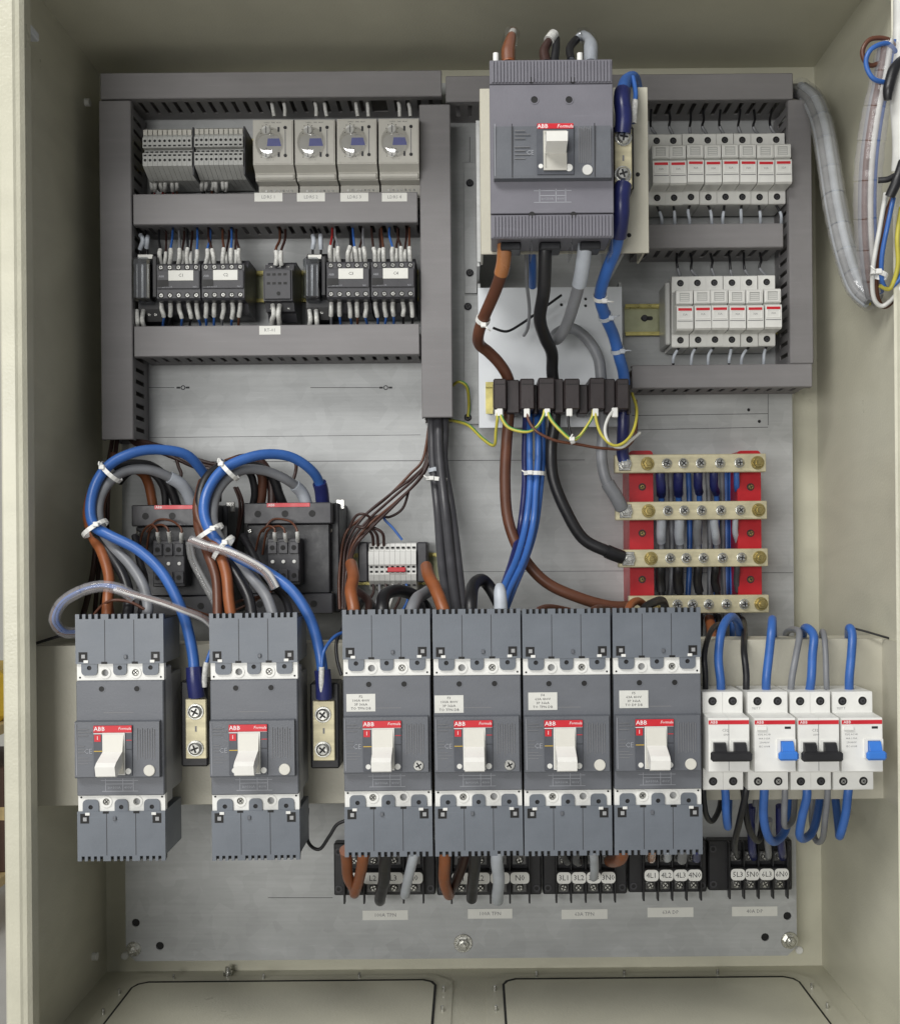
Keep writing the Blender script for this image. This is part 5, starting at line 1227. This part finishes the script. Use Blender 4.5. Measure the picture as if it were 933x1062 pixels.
# brown bundle leaving the left duct
for k in range(4):
    o = (k - 1.5) * 2.6
    cable([(128, 440, 26), (137, 456 + o * .4, 34), (155, 461 + o * .6, 44), (180, 470 + o, 50), (205, 482 + o, 52), (232, 486 + o, 52), (256, 480 + o, 54), (272, 492 + o, 60)], 2.2, 'w_dkbrown', '%s dark brown wire of the bundle leaving the left duct' % ORD[k], 'bundle under the left duct', n=8, name='control_wire', cat='wire')
for k, x in enumerate((116, 122)):
    cable([(x + 2, 440, 24), (x, 460, 30), (x - 4, 480, 40), (x - 8, 505, 50), (x - 10, 540, 46), (x - 12, 590, 40), (x - 18, 640, 36)], 2.4, 'w_dkbrown', '%s dark brown wire dropping straight from the left duct' % ORD[k], 'wires dropping from the left duct', n=8, name='control_wire', cat='wire')
for k, (x, y) in enumerate(((186, 478), (306, 476))):
    cable([(x - 3, y - 2, 50), (x, y + 6, 54), (x + 1, y + 14, 58), (x - 2, y + 22, 62)], 1.8, 'w_dkbrown', 'short dark wire hanging behind the %s loop' % ('left', 'right')[k], n=8, name='control_wire', cat='wire')
for k in range(2):
    cable([(243 + 3 * k, 505, 70), (248 + 3 * k, 522, 70), (247 + 2 * k, 545, 60), (243, 570, 50)], 1.4, 'w_dkbrown', '%s thin brown wire between the two large contactors' % ORD[k], n=8, name='control_wire', cat='wire')

GX = 'tangle of cables behind the blue loops'
for pts, r, cN, lb in (
    (((222, 508, 70), (230, 488, 80), (246, 476, 86), (264, 475, 88), (276, 486, 88), (281, 505, 86), (282, 526, 84)), 4.6, 'w_dkbrown', 'dark brown cable arching behind the right loop'),
    (((118, 470, 40), (112, 500, 50), (106, 530, 56), (110, 570, 66), (112, 610, 80), (116, 640, 110)), 3.2, 'w_brown', 'brown cable dropping behind the left loop'),
    (((124, 500, 100), (132, 490, 106), (146, 486, 104), (160, 492, 98), (170, 508, 90), (172, 526, 86)), 3.6, 'w_black', 'short black cable behind the left loop top'),
    (((226, 520, 120), (230, 498, 116), (244, 486, 110), (258, 490, 100), (264, 510, 92), (262, 526, 86)), 3.6, 'w_black', 'short black cable behind the right loop top'),
    (((210, 500, 96), (206, 520, 130), (206, 548, 160), (214, 572, 176), (224, 600, 190), (226, 640, 204)), 4.4, 'w_brown', 'brown cable passing left of the right loop'),
    (((252, 556, 120), (262, 575, 140), (276, 600, 160), (296, 620, 180), (302, 642, 200)), 3.6, 'w_black', 'black cable crossing in front of the right large contactor'),
    (((140, 556, 120), (146, 580, 140), (150, 605, 160), (146, 640, 200)), 3.4, 'w_black', 'black cable crossing in front of the left large contactor'),
    (((232, 634, 190), (248, 624, 170), (270, 618, 160), (284, 612, 170), (286, 600, 186)), 1.4, 'w_brown', 'thin brown wire curling over the second breaker top'),
    (((96, 640, 200), (104, 628, 204), (118, 622, 208), (136, 624, 208), (150, 632, 206)), 1.3, 'w_brown', 'thin brown wire resting on the first breaker top'),
    (((100, 560, 60), (98, 590, 56), (92, 615, 50), (86, 640, 46)), 3.0, 'w_dkbrown', 'dark cable in the corner left of the left loop'),
    (((392, 640, 170), (386, 626, 150), (378, 622, 130), (372, 630, 120)), 3.2, 'w_black', 'black stub beside the orange cable at first joined breaker')):
    cable(pts, r, cN, lb, GX)
# ---- spiral wrap hoses
def hose(pts, r, label, inner, wrapm='wrap', turns=9, name='spiral_hose'):
    q = [P(*p) for p in pts]
    t = thing(name, tuple(q[0]), label, 'hose')
    m = B(); m.tube(q, r, 16, sub=10); path = m.path
    rr = r if isinstance(r, (int, float)) else sum(r) / len(r)
    for k, (cN, da, wr) in enumerate(inner):
        off = Vector((math.cos(da), math.sin(da) * .9, math.sin(da + 1) * .4)) * rr * .48
        s = B(); s.tube([p + off for p in path], wr, 8, sub=1); s.build('inner_wire', cN, t)
    # the wrap itself: bands with narrow gaps between the turns
    L = len(path) - 1; per = L / turns
    for k in range(turns):
        i0 = int(round(k * per)); i1 = int(round((k + 1) * per))
        seg = path[i0:i1 + 1]
        if len(seg) < 2: continue
        seg = [Vector(p) for p in seg]
        d = (seg[-1] - seg[-2]); seg[-1] = seg[-2] + d * .8
        rads = []
        for i in range(i0, i1 + 1):
            f = i / L; 
            rads.append(rr if not isinstance(r, (list, tuple)) else r[min(int(f * (len(r) - 1)), len(r) - 2)] * (1 - (f * (len(r) - 1) - min(int(f * (len(r) - 1)), len(r) - 2))) + r[min(int(f * (len(r) - 1)), len(r) - 2) + 1] * (f * (len(r) - 1) - min(int(f * (len(r) - 1)), len(r) - 2)))
        rads = [q * random.uniform(.965, 1.035) for q in rads]
        s = B(); s.tube(seg, rads, 16, cap=False, sub=1); s.build('wrap_turn', wrapm, t)
    return t
hose([(828, 92, 30), (842, 104, 60), (852, 130, 90), (859, 170, 110), (866, 215, 130), (876, 260, 150), (889, 296, 168), (905, 312, 180)], 11.5, 'long translucent spiral hose hanging from the top right duct', [('w_grey', .3, 4.2), ('w_ltgrey', 1.5, 4.0), ('w_grey', 2.7, 3.6), ('w_ltgrey', 3.8, 4.2), ('w_yellow', 4.6, 2.0), ('w_grey', 5.4, 4.4)], 'wrap_grey', 11)
hose([(920, 45, 262), (915, 80, 258), (907, 120, 250), (901, 165, 240), (899, 210, 230), (900, 250, 220), (903, 285, 208), (907, 306, 196)], [9, 10.5, 11.5, 12, 12, 11.5, 10, 8], 'thick pale spiral hose in front at the top right', [('w_blue', .4, 2.6), ('w_white', 1.4, 2.6), ('w_brown', 2.4, 2.6), ('w_grey', 3.4, 3.2), ('w_red', 4.4, 2.0), ('w_ltgrey', 5.4, 3.4)], 'wrap', 8)
hose([(82, 656, 190), (66, 655, 202), (57, 643, 213), (64, 626, 218), (82, 614, 222), (104, 608, 224), (124, 611, 224), (140, 620, 220)], 5.2, 'clear sleeve with blue wires curling left of the first breaker', [('w_blue', .4, 1.6), ('w_blue', 1.7, 1.4), ('w_brown', 3.0, 1.5), ('w_white', 4.4, 1.6)], 'wrap', 5)
hose([(120, 611, 226), (140, 617, 226), (165, 624, 224), (190, 633, 220), (212, 642, 210), (226, 656, 196)], 3.4, 'thin clear sleeve passing over the first breaker to the right', [('w_brown', .4, 1.3), ('w_white', 2.6, 1.3)], 'wrap', 4)
hose([(198, 560, 186), (214, 566, 190), (236, 572, 194), (258, 582, 196), (276, 594, 196), (286, 610, 196)], 4.6, 'clear sleeve lying over the right cable loop', [('w_white', .4, 1.6), ('w_brown', 2.6, 1.4), ('w_ltgrey', 4.2, 1.5)], 'wrap', 4)
hose([(197, 561, 184), (200, 580, 180), (210, 600, 180), (222, 622, 184), (230, 640, 190)], 4.0, 'clear sleeve hanging down between the left and right loops', [('w_grey', .4, 1.4), ('w_dkgrey', 2.6, 1.4)], 'wrap_grey', 4)
# thin wires on the door harness
for k, (pts, cN, lb) in enumerate(((((930, 52, 262), (918, 40, 266), (902, 42, 268), (895, 54, 268), (902, 66, 266), (918, 62, 262)), 'w_brown', 'brown wire loop at the top of the door harness'),
                                   (((930, 56, 264), (918, 46, 270), (904, 50, 272), (898, 66, 272), (906, 82, 270), (922, 86, 266)), 'w_blue', 'light blue wire loop at the top of the door harness'),
                                   (((932, 190, 240), (922, 215, 244), (912, 245, 240), (907, 275, 230), (910, 305, 220), (918, 318, 216), (928, 308, 222), (936, 285, 230)), 'w_brown', 'brown wire hanging in a loop from the door harness'),
                                   (((926, 205, 250), (921, 235, 250), (914, 265, 244), (912, 290, 236), (920, 299, 232), (930, 290, 236), (938, 275, 240)), 'w_blue', 'blue wire hanging in a loop from the door harness'),
                                   (((918, 200, 250), (912, 240, 246), (906, 280, 236), (906, 308, 226), (916, 316, 224), (928, 306, 230), (938, 290, 236)), 'w_white', 'white wire hanging in a loop from the door harness'),
                                   (((934, 215, 246), (931, 245, 246), (930, 275, 240), (922, 299, 234), (912, 296, 234)), 'w_yellow', 'yellow green wire in the door harness'))):
    cable(pts, 2.0, cN, lb, 'door harness wires', n=10, name='harness_wire', cat='wire')
cable([(932, 0, 262), (931, 30, 262), (930, 70, 262), (932, 110, 262), (934, 150, 258), (930, 178, 252)], [5, 5, 6.5, 8, 7, 5], 'w_white', 'white taped cable bunch at right edge above the harness', n=14, name='taped_bunch')
cable([(934, 62, 266), (926, 72, 272), (921, 92, 274), (920, 104, 272)], [3.5, 4.5, 4.5, 3], 'black', 'black strain relief clip on the door harness', n=8, name='strain_clip', cat='clip')
cable([(910, 187, 262), (920, 186, 264), (928, 182, 264)], 2.6, 'black', 'black tie stub on the door harness', n=8, name='tie_stub', cat='clip')
cable([(936, 168, 266), (930, 186, 268), (922, 204, 264)], 4.2, 'black', 'black tape band on the door harness wires', n=10, name='tape_band', cat='tape')
tie(911, 285, 240, 6.5, 70, 'white tie at the bottom of the door harness', tail=8)
# dark cable mass above the top right duct end
for k in range(5):
    cable([(800 + 6 * k, 96, 12), (822, 90 + 2 * k, 24 + 4 * k), (838 + 2 * k, 92 + 3 * k, 40 + 4 * k), (848 + 2 * k, 106 + 2 * k, 60)], 3.0, 'w_dkgrey', '%s dark cable bending out of the top right duct corner' % ORD[k], 'dark cables at the top right corner', n=8)

# ---- cables on top of the joined breakers
GT = 'cable ends entering the tops of the joined breakers'
cable([(366, 648, 214), (366, 632, 212), (365, 614, 200), (366, 598, 180), (364, 585, 150)], 5.6, 'w_orange', 'orange brown cable end at top of first joined breaker', GT)
cable([(396, 646, 210), (396, 630, 206), (398, 618, 192), (412, 612, 170), (428, 616, 150), (440, 628, 160), (446, 642, 190)], 5.8, 'w_black', 'black cable hump at top of first joined breaker', GT)
cable([(380, 640, 200), (382, 625, 180), (376, 615, 160), (368, 612, 140)], 3.6, 'w_dkbrown', 'dark brown stub behind the first joined breaker', GT)
cable([(427, 646, 212), (426, 634, 210), (432, 622, 196), (440, 616, 170), (446, 612, 140)], 5.6, 'w_grey', 'light grey cable end at top of first joined breaker', GT)
cable([(462, 648, 214), (460, 632, 212), (452, 612, 196), (445, 598, 176), (442, 588, 150)], 5.8, 'w_orange', 'orange brown cable leaning left at top of second joined breaker', GT)
cable([(488, 646, 210), (487, 626, 204), (490, 608, 180), (500, 602, 156), (510, 612, 150), (520, 632, 160)], 5.8, 'w_black', 'black cable hump at top of second joined breaker', GT)
cable([(518, 646, 214), (518, 630, 214), (518, 614, 210), (518, 607, 206)], [6.2, 6.2, 5.6, 3.6], 'w_ltgrey', 'pale grey sleeved lug at top of second joined breaker', GT)
cable([(556, 648, 206), (556, 637, 200), (560, 632, 186), (572, 631, 160), (590, 634, 130)], 3.6, 'w_brown', 'brown cable at top of third joined breaker', GT)
cable([(608, 648, 206), (610, 637, 200), (618, 632, 180), (632, 631, 140), (646, 634, 110)], 3.4, 'w_brown', 'brown cable leaving top right of third joined breaker', GT)
cable([(650, 648, 210), (651, 636, 208), (655, 627, 200), (663, 624, 186), (670, 630, 170)], 3.6, 'w_orange', 'copper brown cable at top left of last grey breaker', GT)
cable([(664, 640, 206), (668, 632, 200), (676, 627, 186), (685, 622, 160), (690, 632, 130)], 4.0, 'w_black', 'black cable at top of last grey breaker', GT)
cable([(744, 676, 120), (739, 662, 100), (736, 650, 70), (735, 642, 42)], 5.0, 'w_orange', 'copper brown cable below the lowest busbar')
cable([(354, 700, 205), (350, 685, 200), (349, 665, 190), (356, 650, 176)], 1.6, 'w_black', 'thin black wire left of the first joined breaker', name='control_wire', cat='wire')
cable([(319, 838, 172), (320, 872, 176), (330, 880, 180), (342, 868, 178), (350, 855, 174), (362, 850, 172)], 1.6, 'w_black', 'thin black wire curling below the rail between breakers', name='control_wire', cat='wire')
cable([(180, 625, 190), (220, 640, 170), (238, 636, 150), (262, 625, 150), (280, 614, 190)], 1.2, 'w_brown', 'thin brown wire draped behind the second breaker top', name='control_wire', cat='wire')
cable([(212, 712, 210), (214, 690, 214), (222, 668, 212), (230, 655, 204)], 1.5, 'w_blue', 'thin light blue wire from the first tinned link', name='control_wire', cat='wire', extra=((0, .35, 2.4, 'sleeve', 'marker_sleeve'),))
cable([(334, 724, 212), (333, 700, 216), (336, 676, 214), (346, 660, 204), (360, 655, 190)], 1.5, 'w_blue', 'thin light blue wire from the second tinned link', name='control_wire', cat='wire', extra=((0, .3, 2.4, 'sleeve', 'marker_sleeve'),))
# ---- cables under the joined breakers into the lower terminal blocks
GU = 'cable tails from the breakers to the lower terminal blocks'
for pts, r, cN, lb in (
    (((358, 882, 170), (359, 892, 150), (362, 908, 110), (366, 922, 60), (368, 926, 26)), 5.4, 'w_orange', 'orange brown cable tail, outer one at first lower block'),
    (((377, 882, 180), (376, 895, 160), (373, 912, 116), (369, 924, 66), (368, 926, 30)), 5.4, 'w_orange', 'orange brown cable tail, inner one at first lower block'),
    (((401, 882, 180), (400, 898, 160), (397, 914, 116), (395, 930, 60), (394, 934, 30)), 5.8, 'w_black', 'black cable tail at first lower block'),
    (((430, 882, 200), (429, 892, 190), (425, 908, 160), (421, 924, 120), (420, 928, 100)), 4.6, 'w_ltgrey', 'pale grey slanting cable tail at first lower block'),
    (((461, 882, 190), (461, 895, 180), (461, 912, 140), (464, 926, 80), (466, 928, 30)), 5.4, 'w_orange', 'orange brown cable tail at second lower block'),
    (((484, 884, 150), (480, 900, 130), (472, 916, 90), (466, 926, 40)), 5.0, 'w_dkbrown', 'dark brown cable tail crossing behind at second lower block'),
    (((493, 882, 190), (492, 898, 170), (490, 914, 130), (489, 932, 70)), 5.6, 'w_black', 'black cable tail at second lower block'),
    (((516, 880, 200), (516, 894, 190), (516, 912, 160), (516, 928, 120), (516, 934, 96)), 5.6, 'w_ltgrey', 'pale grey upright cable tail at second lower block'),
    (((582, 882, 170), (586, 892, 130), (587, 894, 70), (586, 893, 22)), 3.6, 'w_black', 'black cable tail, left one at third lower block'),
    (((598, 882, 170), (598, 892, 130), (599, 894, 70), (600, 893, 22)), 3.6, 'w_dkgrey', 'dark grey cable tail at third lower block'),
    (((615, 882, 180), (615, 894, 150), (615, 906, 100), (615, 910, 50)), 4.2, 'w_ltgrey', 'pale grey cable tail at third lower block'),
    (((646, 880, 160), (643, 890, 130), (637, 894, 70), (632, 893, 22)), 6.0, 'w_orange', 'orange brown cable tail at third lower block'),
    (((676, 882, 160), (676, 890, 110), (676, 890, 40), (676, 891, 22)), 3.8, 'w_copper', 'bare copper coloured cable tail at fourth lower block'),
    (((692, 882, 160), (692, 890, 110), (691, 890, 40), (691, 891, 22)), 3.8, 'w_ltgrey', 'pale cable tail, second at fourth lower block'),
    (((708, 880, 180), (708, 890, 130), (706, 891, 60), (706, 891, 22)), 4.6, 'w_grey', 'grey cable tail at fourth lower block'),
    (((722, 882, 160), (722, 890, 110), (721, 890, 40), (721, 891, 22)), 3.8, 'w_navy', 'navy cable tail at fourth lower block')):
    cable(pts, r, cN, lb, GU)
# ---- modular breaker wiring
GM = 'cables of the white modular breakers'
for pts, r, cN, lb in (
    (((731, 722, 200), (730, 700, 204), (731, 676, 200), (736, 655, 176), (744, 648, 140), (750, 650, 100)), 2.6, 'w_black', 'black arched wire at left above first white breaker'),
    (((747, 722, 202), (747, 706, 206), (745, 680, 204), (749, 652, 190), (757, 641, 170), (765, 648, 140), (768, 668, 110)), 3.9, 'w_blue', 'blue hooked cable above first white breaker'),
    (((773, 722, 202), (773, 700, 204), (772, 672, 190), (772, 655, 140), (770, 646, 80), (769, 642, 40)), 3.0, 'w_black', 'black straight wire between first and second white breakers'),
    (((794, 722, 202), (795, 704, 206), (797, 676, 204), (799, 652, 196), (800, 643, 180), (801, 652, 150), (802, 675, 110)), 3.9, 'w_blue', 'blue cable rising above second white breaker'),
    (((819, 722, 202), (820, 704, 206), (825, 680, 200), (829, 658, 184), (824, 652, 160), (816, 656, 130), (812, 676, 100)), 3.0, 'w_grey', 'grey thin cable above the gap left of third white breaker'),
    (((838, 722, 202), (839, 704, 206), (842, 680, 204), (842, 660, 196), (837, 652, 180), (832, 657, 150), (830, 680, 110)), 3.9, 'w_blue', 'blue hooked cable above third white breaker'),
    (((857, 722, 202), (857, 704, 206), (855, 680, 202), (853, 662, 190), (851, 656, 170), (850, 670, 130)), 2.6, 'w_grey', 'grey thin cable above the right of third white breaker'),
    (((880, 722, 202), (880, 704, 206), (881, 680, 204), (882, 660, 198), (881, 652, 186), (880, 662, 150), (880, 690, 110)), 3.9, 'w_blue', 'blue cable above rightmost white breaker'),
    (((729, 806, 200), (730, 826, 202), (732, 846, 190), (738, 852, 160), (745, 838, 130), (748, 815, 110)), 2.6, 'w_black', 'black hooked wire below first white breaker'),
    (((750, 806, 202), (751, 822, 204), (752, 845, 196), (754, 858, 180), (756, 840, 150), (756, 815, 120)), 3.6, 'w_blue', 'blue cable below first white breaker'),
    (((775, 806, 202), (773, 826, 202), (766, 852, 180), (762, 878, 120), (765, 889, 22)), 3.0, 'w_black', 'black cable from second white breaker down to far right block'),
    (((770, 815, 190), (774, 850, 170), (780, 866, 140), (786, 870, 110), (790, 850, 90), (792, 815, 80)), 3.0, 'w_black', 'black looped wire under the second white breaker'),
    (((793, 806, 202), (793, 824, 204), (792, 850, 196), (796, 868, 180), (804, 872, 160), (813, 862, 140), (818, 840, 120), (818, 812, 100)), 3.9, 'w_blue', 'large blue U shaped cable under second white breaker'),
    (((814, 806, 202), (814, 824, 204), (812, 846, 196), (815, 858, 180), (822, 850, 150), (824, 820, 120)), 2.8, 'w_grey', 'grey hooked cable under second white breaker'),
    (((835, 806, 202), (835, 824, 204), (831, 848, 198), (829, 866, 186), (834, 870, 170), (842, 860, 150), (848, 835, 120), (850, 810, 100)), 3.9, 'w_blue', 'blue U shaped cable under third white breaker'),
    (((857, 806, 202), (857, 824, 202), (854, 850, 190), (852, 870, 160), (846, 872, 130), (842, 850, 100), (842, 815, 90)), 2.8, 'w_grey', 'grey looped cable under third white breaker'),
    (((881, 806, 202), (880, 824, 204), (876, 846, 198), (871, 866, 186), (868, 860, 160), (866, 830, 120)), 3.9, 'w_blue', 'blue cable under rightmost white breaker'),
    (((779, 836, 110), (778, 858, 96), (779, 880, 60), (781, 889, 22)), 4.0, 'w_navy', 'navy sleeved cable into 5N0 of far right block'),
    (((797, 850, 110), (796, 868, 90), (796, 884, 56), (796, 889, 22)), 3.4, 'w_grey', 'grey cable into 6L3 of far right block'),
    (((808, 836, 110), (808, 860, 92), (810, 882, 58), (811, 889, 22)), 4.0, 'w_navy', 'navy sleeved cable into 6N0 of far right block'),
    (((785, 812, 120), (783, 834, 110), (781, 852, 100)), 3.0, 'w_grey', 'grey cable behind the U shaped blue cable')):
    cable(pts, r, cN, lb, GM)
cable([(886, 652, 172), (900, 655, 176), (916, 660, 178), (930, 664, 178)], 1.0, 'w_black', 'thin black wire lying along the rail top at right', name='control_wire', cat='wire')
cable([(35, 668, 172), (52, 662, 174), (70, 656, 176), (88, 648, 176)], 1.4, 'w_black', 'thin black wire lying along the rail top at left', name='control_wire', cat='wire')

rj = random.Random(3)
for o in COL.objects:
    if o.parent is None and o.get('category') in ('fuse holder', 'timer relay', 'contactor', 'circuit breaker', 'relay') and o.name.split('.')[0] != 'main_breaker':
        k = .5 if o.get('category') == 'fuse holder' else .3
        o.rotation_euler = (math.radians(rj.uniform(-k, k)), math.radians(rj.uniform(-k, k)), math.radians(rj.uniform(-k, k)) * .6)
for o in COL.objects:
    if '_o' in o: del o['_o']
